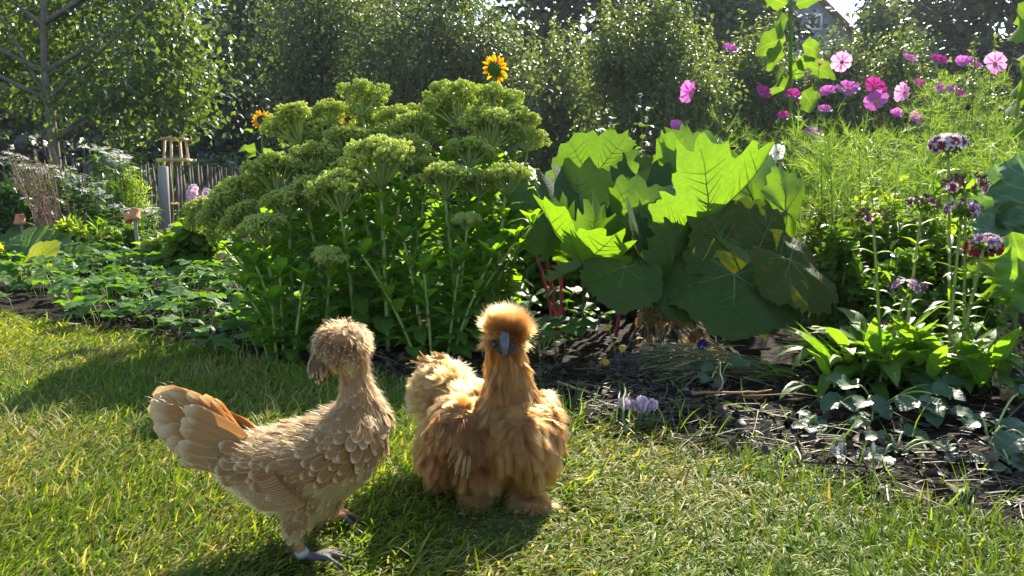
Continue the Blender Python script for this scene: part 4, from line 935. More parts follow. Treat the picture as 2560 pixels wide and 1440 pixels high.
sunflower('tall sunflower with broad leaves beside the cosmos at the bed end', (Pt(2620, 300, 3.2)[0], 3.2), t,
          [(2600, 20, 3.2, 2500, 90, 3.1, 1.0), (2600, 30, 3.2, 2540, 60, 3.2, 1.1), (2600, 160, 3.2, 2510, 230, 3.1, 1.1), (2600, 230, 3.2, 2490, 262, 3.1, .9), (2600, 270, 3.2, 2520, 320, 3.1, 1.1), (2600, 120, 3.2, 2545, 130, 3.1, .9)], None, .014)

# ------------------------------------------------------------------ sweet williams
M['sw_leaf'] = leafmat('dianthus_leaf', (.085, .19, .03), (.15, .26, .04), (2.0, 1.9, .4), .50, .46, .28, vein=.35, veincol=(.24, .34, .12), nveins=2)
M['sw_stem'] = leafmat('dianthus_stem', (.28, .34, .08), (.34, .36, .10), (1.2, 1.1, .5), .2, .5, .4)
def petal2(name, inner, outer):
    m, nt, N, L, bs, out = _mat(name); uv = N.new('ShaderNodeTexCoord'); sep = N.new('ShaderNodeSeparateXYZ'); L.new(uv.outputs['UV'], sep.inputs[0])
    c = _mix(nt, _ramp(nt, sep.outputs[1], .55, .75), inner, outer); L.new(c, bs.inputs['Base Color']); bs.inputs['Roughness'].default_value = .6
    tr = N.new('ShaderNodeBsdfTranslucent'); L.new(c, tr.inputs[0]); mx = N.new('ShaderNodeMixShader'); mx.inputs[0].default_value = .35
    L.new(bs.outputs[0], mx.inputs[1]); L.new(tr.outputs[0], mx.inputs[2]); L.new(mx.outputs[0], out.inputs[0]); return m
M['sw_a'] = petal2('dianthus_ringed', (.16, .012, .045), (.62, .53, .57)); M['sw_b'] = petal2('dianthus_lilac', (.26, .07, .20), (.58, .47, .57)); M['sw_red'] = petal2('dianthus_red', (.17, .004, .015), (.28, .010, .03))
M['sw_dead'] = plain('withered_floret', (.06, .035, .02), (.22, .15, .08), .9, 90)
M['sw_pink'] = petal2('carnation_pink', (.66, .36, .55), (.78, .62, .74))
LOBE = leaf_t(lambda t: .34 * min(1, .2 + t / .6), 4, 1, .05, .3, .2, 2, serr=.1)
def floret(b, p, n, r, mi, k=5):
    n = unit(n); x = unit(np.cross(n, rdir(1)[0])); y = np.cross(n, x); a = np.arange(k) * 6.283 / k + U(0, 6)
    d = np.cos(a)[:, None] * x + np.sin(a)[:, None] * y + n * U(-.05, .35)
    scatter(b, LOBE, np.tile(p, (k, 1)), d, np.tile(n, (k, 1)), r, mi=mi)
WITHER = leaf_t(lanc(.16), 3, 1, .4, 1.5)
SWL = [mesh('leaf', *(lambda T: T)(leaf_t(lanc(.13, .4), 7, 1, .35, c, .06, 2))[:2], uv=leaf_t(lanc(.13, .4), 7, 1, .35, c)[2], mats=[M['sw_leaf']]) for c in (.5, 1.0, 1.5)]
def dianthus_head(p, R_, fresh, mi):
    b = B(); n = int(26 + 12 * fresh)
    for _ in range(n):
        d = unit(rng.normal(size=3) * (1, 1, .6) + (0, 0, .55)); q = p + d * R_ * (1, 1, .55)
        if U(0, 1) < fresh: floret(b, q, d, R_ * U(.30, .40), mi)
        else:
            m = 7; scatter(b, WITHER, np.tile(q, (m, 1)), unit(d + .9 * rdir(m)), rdir(m), U(.25, .5, m) * R_, mi=3)
    m = 34; d = unit(rng.normal(size=(m, 3)) * (1, 1, .3) + (0, 0, -.1)); scatter(b, WITHER, np.tile(p - (0, 0, R_ * .25), (m, 1)), d * (1, 1, .5) + (0, 0, .25), rdir(m), R_ * U(.7, 1.05, m), mi=4)
    return b
def sweet_william(label, base_px, heads, rosette, nros, big):
    base = Gd(*base_px); base[2] = 0; root = thing('sweet_william', label, 'plant', base, 'sweet william plants in the bed')
    for (px, py, d, r, fresh, mi) in heads:
        p = Pt(px, py, d); R_ = r / F_PX * d; foot = base + (np.clip((p[0] - base[0]) * .35, -.2, .2) + U(-.03, .03), np.clip((d - base[1]) * .5, -.1, .2), 0)
        P_ = bez(foot, (foot * .55 + p * .45) * (1, 1, 1.25), p - (0, 0, R_ * .2), 10)
        st = obj('stem', B().add(*tube(P_ - base, np.linspace(.0042, .0032, 10), 6)).mesh('stem', [M['sw_stem']]), root)
        obj('flower_head', dianthus_head(p - base, R_, fresh, mi).mesh('flower_head', [M['sw_a'], M['sw_b'], M['sw_red'], M['sw_dead'], M['sw_leaf']]), st, kind='stuff')
        for k in range(2, 10):
            a = U(0, 6.28)
            for s in (0, 3.14):
                el = U(.2, .7); dv = np.array([math.cos(a + s) * math.cos(el), math.sin(a + s) * math.cos(el), math.sin(el)])
                put('leaf', SWL[rng.integers(0, 3)], st, base, P_[k - 1 if k == 9 else k], dv, (-dv[0] * .3, -dv[1] * .3, 1), U(.055, .095) * (1.1 - .06 * k), .85)
    for _ in range(nros):
        a = U(0, 6.28); rr = abs(rng.normal(0, .5)); q = base + np.array([math.cos(a) * rosette * min(rr, 1.0) * 1.2, math.sin(a) * rosette * min(rr, 1) * .7, U(.015, .12)])
        el = U(.15, 1.2); dv = np.array([math.cos(a + U(-.5, .5)) * math.cos(el), math.sin(a + U(-.5, .5)) * math.cos(el), math.sin(el)])
        put('leaf', SWL[rng.integers(0, 3)], root, base, q, dv, (-dv[0] * .3, -dv[1] * .3, 1), U(.09, .17) * big, U(.9, 1.25))
sweet_william('sweet william clump with a broad rosette of strap leaves and withered brown heads', (2195, 985),
              [(2182, 545, 1.98, 34, .05, 0), (2305, 512, 1.95, 36, .05, 0), (2268, 722, 1.85, 38, .35, 1), (2235, 815, 1.9, 26, .0, 1)], .20, 150, 1.0)
sweet_william('sweet william clump with white-edged dark red heads and lilac heads', (2385, 990),
              [(2371, 362, 2.02, 42, 1.0, 0), (2415, 465, 1.95, 46, .35, 0), (2405, 525, 1.9, 38, .7, 1), (2462, 606, 1.88, 34, .9, 1), (2458, 622, 1.92, 40, 1.0, 2)], .19, 110, 1.0)

# ------------------------------------------------------------------ kale and lettuce at the bed end
M['kale'] = leafmat('kale_leaf', (.07, .14, .075), (.10, .18, .08), (1.5, 1.6, .6), .35, .4, .5, vein=.6, veincol=(.26, .34, .2), nveins=6, nscale=40)
M['chard'] = leafmat('chard_leaf', (.12, .24, .03), (.16, .28, .035), (2.0, 1.9, .4), .5, .4, .45, vein=.45, veincol=(.3, .38, .12), nveins=6, nscale=40)
def rosette_plant(name, label, cat, base, rows, mat, shape, group=None):
    root = thing(name, label, cat, base, group)
    for (q, t, n, w) in rows:
        T = leaf_t(shape, 16, 3, .25, U(.3, .7), .35, 4, serr=.07, back=-.2); d = t - q
        put('leaf', mesh('leaf', *T[:2], uv=T[2], mats=[mat]), root, base, q, d, n, np.linalg.norm(d) * 1.05, w)
        obj('leaf_stalk', B().add(*tube(bez(np.zeros(3), (q - base) * .5 + (0, 0, .02), q - base, 5), .007, 6)).mesh('leaf_stalk', [M['stem']]), root)
    return root
kb = Gd(2640, 900); kb[2] = 0
rosette_plant('kale_plant', 'blue-green crinkled kale plant beside the cosmos', 'plant', kb,
              [(Pt(2600, 640, 2.25), Pt(2490, 420, 2.3), (-.4, -.8, .3), 1.2), (Pt(2620, 620, 2.2), Pt(2555, 390, 2.25), (-.2, -.9, .2), 1.2), (Pt(2600, 660, 2.2), Pt(2440, 560, 2.15), (.2, -.6, .8), .9), (Pt(2640, 640, 2.2), Pt(2680, 430, 2.3), (.2, -.9, .2), 1.2)], M['kale'], ovate(.38, .5))
kb = Gd(2600, 960); kb[2] = 0
rosette_plant('chard_plant', 'bright backlit chard leaves at the bed end below the kale', 'plant', kb,
              [(Pt(2570, 790, 1.95), Pt(2420, 600, 2.0), (.3, -.85, .4), .95), (Pt(2580, 790, 1.9), Pt(2530, 590, 1.98), (-.1, -.95, .2), 1.1), (Pt(2600, 800, 1.9), Pt(2640, 640, 1.95), (-.1, -.95, .2), 1.1)], M['chard'], ovate(.36, .5))

# ------------------------------------------------------------------ red-stemmed chard behind the big leaves
kb = Gd(1400, 765); kb[2] = 0
root = thing('red_chard', 'red-stemmed chard plant showing between sedum and the huge leaves', 'plant', kb)
CH = leaf_t(ovate(.34, .5), 12, 2, .25, .5, .3, 3, back=-.2); CHM = mesh('leaf', *CH[:2], uv=CH[2], mats=[M['chard']])
for (x0, y0, x1, y1, x2, y2) in [(1390, 740, 1342, 640, 1335, 570), (1395, 740, 1362, 630, 1395, 590), (1540, 740, 1560, 650, 1590, 600), (1400, 740, 1400, 670, 1410, 620)]:
    a, b_, c = Pt(x0, y0, 2.62), Pt(x1, y1, 2.7), Pt(x2, y2, 2.75); a[2] = 0
    obj('leaf_stalk', B().add(*tube(bez(a - kb, (a + b_) / 2 - kb + (.01, 0, .02), b_ - kb, 6), np.linspace(.007, .005, 6), 7)).mesh('leaf_stalk', [M['paint_stem']]), root)
    put('leaf', CHM, root, kb, b_, c - b_, (0, -.8, .5), np.linalg.norm(c - b_) * 1.3, 1.0)
rng = np.random.default_rng(106)
# ------------------------------------------------------------------ strawberry plants
M['straw_leaf'] = leafmat('strawberry_leaf', (.05, .135, .018), (.095, .20, .022), (2.2, 2.1, .35), .46, .45, .3, vein=.4, veincol=(.15, .26, .08), nveins=8)
M['straw_leaf_dark'] = leafmat('strawberry_leaf_dark', (.045, .10, .05), (.065, .13, .06), (1.4, 1.5, .5), .28, .42, .32, vein=.4, veincol=(.10, .17, .09), nveins=8)
LEAFLET = leaf_t(ovate(.40, .55), 14, 2, .30, .55, .05, 3, serr=.075, back=-.15)
LFT = {k: mesh('leaflet', *LEAFLET[:2], uv=LEAFLET[2], mats=[M[k]]) for k in ('straw_leaf', 'straw_leaf_dark')}
LF_LO = leaf_t(ovate(.40, .55), 6, 1, .28, .55, .05, 2, serr=.06, back=-.15)
def trifoliate(mat, seed):
    b = B()
    for a in (-1.15, 0, 1.15):
        d = np.array([math.sin(a), math.cos(a), .12 * math.cos(a)]); scatter(b, LF_LO, np.zeros((1, 3)) + d * .04, d[None], np.array([[0, 0, 1.0]]), 1.0 if a == 0 else .92, rnd=np.array([U(0, .3)]))
    b.add(*tube([(0, 0, 0), (0, -.25, -.10), (0, -.45, -.7), (0, -.5, -1.5)], [.022, .022, .025, .028], 4), mi=1)
    return b.mesh('leaf', [mat, M['stem']])
TRI = [trifoliate(M['straw_leaf'], s) for s in range(4)]
def strawberry_far(base, n, spread, hgt, label, group, name='strawberry_plant', size=(.055, .085)):
    root = thing(name, label, 'plant', base, group)
    for _ in range(n):
        a = U(0, 6.28); r = spread * math.sqrt(U(0.02, 1)); q = np.array([math.cos(a) * r, math.sin(a) * r, hgt * U(.55, 1.1) * (1 - .35 * (r / spread) ** 2)])
        dv = np.array([math.cos(a + U(-.8, .8)), math.sin(a + U(-.8, .8)), U(-.35, .25)]); put('leaf', TRI[rng.integers(0, 4)], root, (0, 0, 0), q, dv, (U(-.35, .35), U(-.5, .2), 1), U(*size), U(.9, 1.1))
    return root
GRP = 'strawberry plants carpeting the bed beside the lawn'
rows = 0
for py, hh in ((838, .10), (815, .13), (785, .16), (752, .18), (722, .19), (695, .20), (672, .2), (655, .2)):
    for px in np.arange(-260, 610, 105 if py > 740 else 88):
        X = px + U(-25, 25); lim = Gd(X, py)
        g = Gd(X, py); g[2] = 0
        if g[1] < edge_y(g[0]) + .12: continue
        if X > 640 - (py - 655) * .1: continue
        strawberry_far(g, 12, .19, hh, 'low strawberry plant with glossy three-part leaves in the carpet beside the lawn', GRP, size=(.05, .075))
# leafy strawberries filling in front of the sedum's side and between the big leaves
for (px, py, n, h, lab) in [(640, 905, 12, .10, 'strawberry plant at the foot of the sedum behind the crested hen'), (1330, 905, 12, .13, 'strawberry plant in the gap between sedum and the dark lobed leaf stalk'), (1400, 850, 14, .16, 'strawberry plant under the red-stemmed chard')]:
    g = Gd(px, py); g[2] = 0; strawberry_far(g, n, .15, h, lab, 'strawberry plants growing singly', size=(.05, .07))

def strawberry_near(label, base_px, leaves):
    base = Gd(*base_px); base[2] = 0; root = thing('strawberry_plant', label, 'plant', base, 'dark strawberry plants at the edge of the bed')
    for (px, py, d, ang, size, tilt) in leaves:
        p = Pt(px, py, d); p[2] = max(p[2], .02); f = np.array([math.cos(ang), math.sin(ang) * .8, tilt]); f = unit(f)
        st = obj('leaf_stalk', B().add(*tube(bez(np.zeros(3), (p - base) * .5 + (0, 0, .05), p - base, 7), .0022, 6)).mesh('leaf_stalk', [M['stem']]), root)
        side = unit(np.cross(f, (0, 0, 1)))
        for s, k in ((0, 1.0), (-1, .92), (1, .92)):
            d_ = unit(f * (1 if s == 0 else .38) + side * s * .95 + (0, 0, U(-.1, .15))); put('leaflet', LFT['straw_leaf_dark'], st, base, p + d_ * .004, d_, (0, -.25, 1), size * k, 1.0)
strawberry_near('strawberry plant with big matt blue-green leaflets in front of the strap-leaved rosette', (2190, 1040),
                [(2135, 965, 1.70, 2.6, .060, .2), (2110, 1000, 1.66, 3.6, .058, -.1), (2170, 1000, 1.62, -1.2, .058, -.35), (2330, 985, 1.66, .4, .070, .1), (2290, 1000, 1.60, -1.3, .068, -.5), (2340, 965, 1.75, 1.2, .070, .3), (2300, 1010, 1.60, -.1, .062, -.1), (2180, 1050, 1.58, 2.2, .055, -.2)])
strawberry_near('strawberry plant spreading flat leaflets over the straw at the bed end', (2470, 1130),
                [(2450, 1050, 1.55, 2.5, .058, .1), (2520, 1075, 1.50, .5, .060, .2), (2560, 1090, 1.42, -1.4, .085, -.3), (2545, 985, 1.62, .3, .062, .1), (2490, 1185, 1.36, 2.8, .048, .1), (2520, 1195, 1.35, .2, .052, .0), (2600, 1150, 1.4, .6, .07, .0)])
strawberry_near('small strawberry plant rooted in the dark bare soil', (2040, 1080), [(2035, 1050, 1.62, 2.2, .036, .25), (2030, 1065, 1.60, -1.4, .038, -.1), (2020, 1080, 1.58, 3.4, .034, .0)])
strawberry_near('strawberry plant with ragged leaflets flat on the straw near the lawn', (2240, 1150), [(2215, 1100, 1.50, 3.0, .046, .1), (2260, 1090, 1.52, .6, .046, .1), (2330, 1150, 1.45, .0, .05, -.1), (2210, 1180, 1.40, 3.0, .05, -.15), (2370, 1170, 1.42, -.6, .05, -.1)])
strawberry_near('small strawberry plant between the hay pile and the bare soil', (1800, 960), [(1790, 925, 2.0, 2.4, .05, .1), (1830, 915, 2.0, .6, .05, .2), (1780, 945, 1.95, -2.2, .045, -.1)])

# ------------------------------------------------------------------ squash
M['squash'] = leafmat('squash_leaf', (.09, .17, .04), (.12, .21, .05), (1.9, 1.8, .5), .42, .45, .45, nscale=30)
M['squash_yellow'] = leafmat('squash_leaf_yellow', (.38, .42, .03), (.42, .44, .03), (1.6, 1.5, .3), .45, .5, .4)
kb = Gd(90, 690); kb[2] = 0
root = thing('squash_plant', 'squash plant with broad cupped leaves, one of them turned yellow, behind the strawberries', 'plant', kb)
for sd, q, t, n, m, w in [(31, (70, 665, 4.7), (45, 600, 4.9), (0, -.6, .8), 'squash', 1.2), (32, (70, 676, 4.05), (64, 622, 4.15), (0, .9, .25), 'squash_yellow', 1.4), (33, (150, 640, 5.0), (160, 590, 5.1), (.1, -.9, .3), 'squash', 1.2),
                          (34, (110, 610, 5.2), (90, 580, 5.3), (0, -.7, .7), 'squash', 1.2), (35, (190, 660, 4.6), (225, 620, 4.7), (-.1, -.5, .9), 'squash', 1.2), (36, (10, 640, 4.6), (-20, 612, 4.6), (.3, .6, .8), 'squash_yellow', .9), (37, (230, 640, 4.9), (265, 610, 4.9), (0, -.6, .8), 'squash', 1.2), (38, (60, 620, 5.3), (20, 590, 5.4), (0, -.6, .8), 'squash', 1.2)]:
    big_leaf(root, kb, sd, Pt(*q), Pt(*t), n, m, w, kb + (U(-.05, .05), 0, 0), .007, lobes=5, depth=.14, tooth=.05, cup=.4, wavy=.05)

# ------------------------------------------------------------------ white daisies
M['daisy_petal'] = leafmat('daisy_petal', (.80, .80, .78), (.84, .84, .82), (1, 1, 1), .35, .5, .3)
M['daisy_leaf'] = leafmat('daisy_leaf', (.05, .11, .03), (.09, .16, .04), (1.7, 1.7, .5), .40, .45, .4)
DP = leaf_t(lanc(.12, .6), 3, 1, .1, .35)
def daisy_mesh(seed):
    b = B(); n = 15; a = np.arange(n) * 6.283 / n + U(-.08, .08, n); d = np.stack([np.cos(a), np.sin(a), U(-.28, .22, n)], -1)
    scatter(b, DP, d * .15, d, np.tile((0, 0, 1.0), (n, 1)), U(.8, 1.0, n)); b.add(*ell((0, 0, .04), (.24, .24, .12), 8, 5), mi=1)
    return b.mesh('flower', [M['daisy_petal'], M['disc']])
DAISY = [daisy_mesh(i) for i in range(4)]
LANCE = leaf_t(lanc(.13), 3, 1, .25, .6)
def leafy(b, P_, n, size, T=LANCE, el0=.0, el1=.9, mi=0):
    t = U(.05, .98, n); i = t * (len(P_) - 1); k = np.minimum(len(P_) - 2, i.astype(int)); q = P_[k] + (P_[k + 1] - P_[k]) * (i - k)[:, None]
    a = U(0, 6.28, n); e = U(el0, el1, n); d = np.stack([np.cos(a) * np.cos(e), np.sin(a) * np.cos(e), np.sin(e)], -1)
    scatter(b, T, q, d, np.stack([-d[:, 0] * .4, -d[:, 1] * .4, np.ones(n)], -1) + .3 * rdir(n), size * U(.6, 1.2, n), mi=mi)
fl = []
for (x0, y0, x1, y1, k) in [(205, 355, 320, 395, 16), (270, 365, 330, 420, 10), (0, 385, 130, 430, 20), (100, 420, 200, 455, 14), (165, 420, 260, 470, 14), (220, 470, 380, 530, 16), (30, 480, 190, 530, 8), (250, 505, 380, 545, 9), (190, 440, 250, 520, 6)]:
    for _ in range(k):
        u = U(0, 1); fl.append((x0 + (x1 - x0) * u + U(-18, 18), y0 + (y1 - y0) * u + U(-16, 16)))
groups = {}
for f in fl: groups.setdefault(min(3, int((f[0] + 40) / 105)), []).append(f)
for k, lab in ((0, 'white daisy clump behind the dry brown stalks'), (1, 'white daisy clump around the foot of the leaning tree trunk'), (2, 'tall white daisy clump under the apple crown'), (3, 'white daisy clump beside the pale green mound and twin pots')):
    d0 = 6.1; fs = groups.get(k, []); cx = np.mean([Pt(x, y, d0)[0] for x, y in fs]); base = np.array([cx, d0, 0.])
    root = thing('daisy_plant', lab, 'plant', base, 'white daisy clumps'); fb = B()
    for (x, y) in fs:
        d = U(5.4, 6.7) - (y - 440) * .004; p = Pt(x, y, d); f = np.array([p[0] * .8 + cx * .2 + U(-.05, .05), d + U(0, .15), 0]); P_ = bez(f, (f + p) / 2 + (0, 0, .08), p, 6) - base
        fb.add(*tube(P_, .0035, 4), mi=0); leafy(fb, P_, 26, .10)
        put('flower', DAISY[rng.integers(0, 4)], root, base, p, rdir(1)[0] * (1, 1, .1), (U(-.3, .3), U(-.45, .1), 1), U(.040, .056))
    obj('foliage', fb.mesh('foliage', [M['daisy_leaf']]), root, kind='stuff')

# ------------------------------------------------------------------ dry brown stalks
M['dry'] = plain('dry_stalk', (.15, .085, .065), (.26, .16, .12), .85, 30)
base = Pt(150, 590, 5.0); base[2] = 0
root = thing('dry_stalk_clump', 'sheaf of leaning dry reddish-brown flower stalks in front of the white daisies', 'plant', base)
SEED = leaf_t(lanc(.25), 2, 1, .3, .6)
for i in range(42):
    u = U(0, 1); p = Pt(15 + 120 * u + U(-15, 15), 395 + U(-20, 60) - 25 * u, 5.0 + U(-.2, .3)); f = base + (U(-.10, .05), U(-.08, .08), 0)
    P_ = bez(f, f * .5 + p * .5 + (U(.0, .08), 0, .05), p, 8) - base; b = B().add(*tube(P_, np.linspace(.0035, .0018, 8), 4)); leafy(b, P_[3:], 16, .022, SEED, .3, 1.3)
    obj('stalk', b.mesh('stalk', [M['dry']]), root, kind='stuff')

# ------------------------------------------------------------------ pots on stakes
M['terracotta'] = plain('terracotta', (.48, .19, .09), (.56, .25, .13), .85, 35, .001)
M['grey_wood'] = plain('weathered_wood', (.20, .18, .15), (.34, .31, .27), .85, 14, .004, .2, stretch=(1, 1, .15))
M['fresh_wood'] = plain('fresh_wood', (.55, .40, .24), (.66, .50, .31), .75, 10, .002, .3, stretch=(1, 1, .12))
def pot_mesh(tilt):
    prof = [(0.30, 1.0), (.62, 1.0), (.68, .93), (.86, .30), (.98, .28), (1.0, 0), (.90, 0), (.84, .28), (.60, .9), (.0, .9)]
    n = 20; V = np.array([(r * math.cos(6.283 * j / n), r * math.sin(6.283 * j / n), z * 1.75) for r, z in prof for j in range(n)])
    F = np.array([(i * n + j, i * n + (j + 1) % n, (i + 1) * n + (j + 1) % n, (i + 1) * n + j) for i in range(len(prof) - 1) for j in range(n)])
    return mesh('clay_pot', V, F[:, ::-1], mats=[M['terracotta']])
POT = pot_mesh(0)
def pot(label, px, py, d, w, n): 
    p = Pt(px, py, d); r = w / 2 / F_PX * d; o = put('clay_pot', POT, None, (0, 0, 0), p, unit(np.cross(n, (1, .2, 0))), n, r); o['label'] = label; o['category'] = 'pot'; o['group'] = 'clay pots upturned on stakes'
    return p
def stake(label, px0, py0, px1, d, r):
    top = Pt(px0, py0, d); base = np.array([Pt(px1, py0, d)[0], d, 0]); b = B(); P_ = bez(base, (base + top) / 2 + (.006, 0, 0), top, 7) - base; P_[1:-1] += rng.normal(0, .002, (5, 3))
    o = obj('wooden_stake', b.add(*tube(P_, r * U(.9, 1.1, 7), 8)).mesh('wooden_stake', [M['grey_wood']])); o.location = Vector(base); o['label'] = label; o['category'] = 'stake'
    return o
pot('small clay pot upturned on a thin stake by the squash leaves', 51, 561, 5.4, 29, np.array([.04, 0, 1.0])); stake('thin wooden stake under the lone clay pot', 53, 545, 55, 5.4, .011)
pot('tilted clay pot upturned on the weathered stake among daisies', 334, 547, 4.8, 31, np.array([.22, .1, 1.0])); stake('weathered grey stake carrying two tilted clay pots', 333, 530, 343, 4.8, .013)
pot('second clay pot leaning behind the tilted one on the stake', 326, 553, 4.9, 26, np.array([-.5, .25, .9]))

# ------------------------------------------------------------------ picket fence
M['fence'] = plain('fence_wood', (.06, .052, .043), (.13, .115, .095), .85, 9, .004, .2, stretch=(1, 1, .1))
A, Z = np.array([Pt(150, 480, 7.0)[0], 7.0, 0]), np.array([Pt(800, 480, 11.5)[0], 11.5, 0])
root = thing('picket_fence', 'weathered grey picket fence of split pointed palings between daisies and sedum', 'fence', A)
n = 62; L_ = np.linalg.norm(Z - A)
def picket_mesh(s):
    r = np.random.default_rng(s); w, th, h = .034 * r.uniform(.75, 1.25), .02, .80
    zz = np.linspace(0, h, 6); V = []
    for i, z in enumerate(zz):
        ox = .008 * r.normal(); ww = w * (1 if i < 5 else .22); V += [(ox - ww / 2, -th / 2, z), (ox + ww / 2, -th / 2, z), (ox + ww / 2, th / 2, z), (ox - ww / 2, th / 2, z)]
    V = np.array(V); V[16:20, 2] -= .10 * .8
    F = [(i * 4 + j, i * 4 + (j + 1) % 4, i * 4 + 4 + (j + 1) % 4, i * 4 + 4 + j) for i in range(5) for j in range(4)] + [(20, 21, 22, 23), (3, 2, 1, 0)]
    return mesh('picket', V, np.array(F), mats=[M['fence']], smooth=False)
PK = [picket_mesh(i) for i in range(7)]; dv = (Z - A) / L_
for i in range(n):
    p = A + (Z - A) * i / (n - 1); put('picket', PK[i % 7], root, A, p + (0, 0, U(-.03, .02)), (-dv[1] + U(-.1, .1), dv[0], 0), (U(-.06, .06), U(-.03, .03), 1), 1.0, 1.0)
for k, (px, d) in enumerate(((415, 7.9), (640, 10.0))):
    p = np.array([Pt(px, 480, d)[0], d - .05, 0.]); obj('post', B().add(*tube(np.array([(0, 0, 0), (0, 0, .4), (.005, 0, .745), (.005, 0, .75)]) + p - A, [.052, .05, .048, .040], 12)).mesh('post', [M['grey_wood']]), root)
for h in (.22, .55): obj('rail', B().add(*tube(np.array([A, Z]) - A + (0, .02, h), .006, 5)).mesh('rail', [M['grey_wood']]), root)

# ------------------------------------------------------------------ wooden tree guard
gb = np.array([Pt(445, 480, 10.5)[0], 10.5, 0.]); root = thing('tree_guard', 'tall tapering frame of four wooden stakes with cross boards behind the fence', 'tree guard', gb)
zt, zm = Pt(0, 344, 10.5)[2], Pt(0, 396, 10.5)[2]
for sx in (-1, 1):
    for sy in (-1, 1):
        f = lambda z: np.array([sx * (.17 - .075 * z / zt) , sy * (.17 - .075 * z / zt), z])
        obj('stake', B().add(*tube([f(0), f(zt * .5), f(zt)], .019, 4)).mesh('stake', [M['fresh_wood']], smooth=False), root)
for z, w in ((zt - .02, .135), (zm - .02, .17)):
    for s in (-1, 1):
        obj('cross_board', B().add(*box(w * 2 + .06, .022, .038, (0, s * (w * .88), z - .02))).mesh('cross_board', [M['fresh_wood']], smooth=False), root)
    obj('cross_board', B().add(*box(.022, w * 1.7, .034, (-w * .9, 0, z - .018))).mesh('cross_board', [M['fresh_wood']], smooth=False), root)
    obj('cross_board', B().add(*box(.022, w * 1.7, .034, (w * .9, 0, z - .018))).mesh('cross_board', [M['fresh_wood']], smooth=False), root)

# ------------------------------------------------------------------ mounds, herbs and small flowers around the fence
M['lime'] = leafmat('lime_leaf', (.20, .32, .04), (.30, .40, .06), (1.6, 1.5, .4), .52, .5, .25)
M['mid'] = leafmat('mid_leaf', (.075, .16, .025), (.13, .23, .035), (2.0, 1.9, .4), .50, .46, .3)
M['greyleaf'] = leafmat('grey_leaf', (.10, .14, .075), (.16, .20, .11), (1.4, 1.4, .7), .35, .5, .4)
M['yellowgreen'] = leafmat('yellowgreen_leaf', (.20, .29, .03), (.30, .34, .04), (1.5, 1.3, .4), .45, .5, .35)
OV = leaf_t(ovate(.34, .45), 3, 1, .25, .7)
def bush(name, label, cat, px, d, wpx, toppx, n, size, mat, T=OV, group=None, stems=14, flowers=None, depthr=None, shell=.4):
    c = Pt(px, 480, d); w = wpx / 2 / F_PX * d; top = max(.12, Pt(px, toppx, d)[2]); base = np.array([c[0], d, 0.]); root = thing(name, label, cat, base, group); dr = depthr or w * .7
    sb = B(); tips = []
    for _ in range(stems):
        q = rdir(1)[0]; q = np.array([q[0] * w * .8, q[1] * dr * .8, top * (.55 + .4 * abs(q[2]))]); tips.append(q); sb.add(*tube(bez((q[0] * .2, q[1] * .2, 0), (q[0] * .5, q[1] * .5, q[2] * .6), q, 5), np.linspace(.006, .002, 5), 4))
    obj('stem', sb.mesh('stem', [M['thin_stem']]), root, kind='stuff')
    b = B(); cl = max(8, n // 45); dd = rdir(cl); rr = U(0, 1, cl) ** shell; cc = np.stack([dd[:, 0] * w * rr, dd[:, 1] * dr * rr, top * .52 + dd[:, 2] * rr * top * .46], -1)
    k = rng.integers(0, cl, n); pos = cc[k] + rng.normal(0, 1, (n, 3)) * np.array([w, dr, top * .6]) * .14; pos[:, 2] = np.clip(pos[:, 2], .01, None)
    out = unit(pos - (0, 0, top * .35)); yd = unit(out * .6 + rdir(n) + (0, 0, .25)); scatter(b, T, pos, yd, out + .7 * rdir(n) + (0, 0, .5), size * U(.6, 1.3, n), rnd=np.clip(U(0, .6, n) + .4 * (k % 7) / 7, 0, .99))
    obj('foliage', b.mesh('foliage', [mat]), root, kind='stuff')
    if flowers:
        fm, nf, fs = flowers
        for _ in range(nf):
            q = cc[rng.integers(0, cl)] * (1, 1, 0) + np.array([U(-w, w) * .15, -U(0, dr) * .4, 0]); q[2] = top * U(.72, 1.05); o = put('flower', fm[rng.integers(0, len(fm))], root, (0, 0, 0), q, rdir(1)[0] * (1, 1, .2), (U(-.3, .3), -.5, .9), fs * U(.8, 1.2))
    return root
def phlox_mesh(mats):
    b = B()
    for _ in range(14):
        d = unit(rng.normal(size=3) + (0, 0, .4)); floret(b, d * .75, d, .42, 0)
    return b.mesh('flower', mats)
PHLOX = [phlox_mesh([M['sw_pink']]) for _ in range(2)]
M['yellow_petal'] = leafmat('yellow_petal', (.75, .48, .02), (.80, .55, .03), (1.1, 1, .5), .4, .5, .3)
YD = [(lambda b: (scatter(b, DP, np.zeros((12, 3)), np.stack([np.cos(np.arange(12) * .524), np.sin(np.arange(12) * .524), U(-.1, .3, 12)], -1), np.tile((0, 0, 1.), (12, 1)), 1.0), b.add(*ell((0, 0, .03), (.25, .25, .12), 8, 5), mi=1), b)[2])(B()).mesh('flower', [M['yellow_petal'], M['disc']])]
bush('green_mound', 'pale lime-green rounded herb mound beside the white daisies', 'plant', 320, 5.9, 120, 432, 3200, .035, M['lime'], LANCE)
bush('phlox_plant', 'phlox plant with clustered pink flowers in front of the picket fence', 'plant', 505, 5.0, 100, 482, 900, .06, M['mid'], LANCE, flowers=(PHLOX, 14, .036))
bush('marigold_plant', 'yellow daisy-flowered plant in front of the picket fence', 'plant', 462, 5.0, 70, 512, 700, .05, M['lime'], LANCE, flowers=(YD, 5, .030))
bush('catmint_plant', 'low greyish catmint beside the fence post', 'plant', 430, 5.6, 110, 555, 900, .035, M['greyleaf'], LANCE)
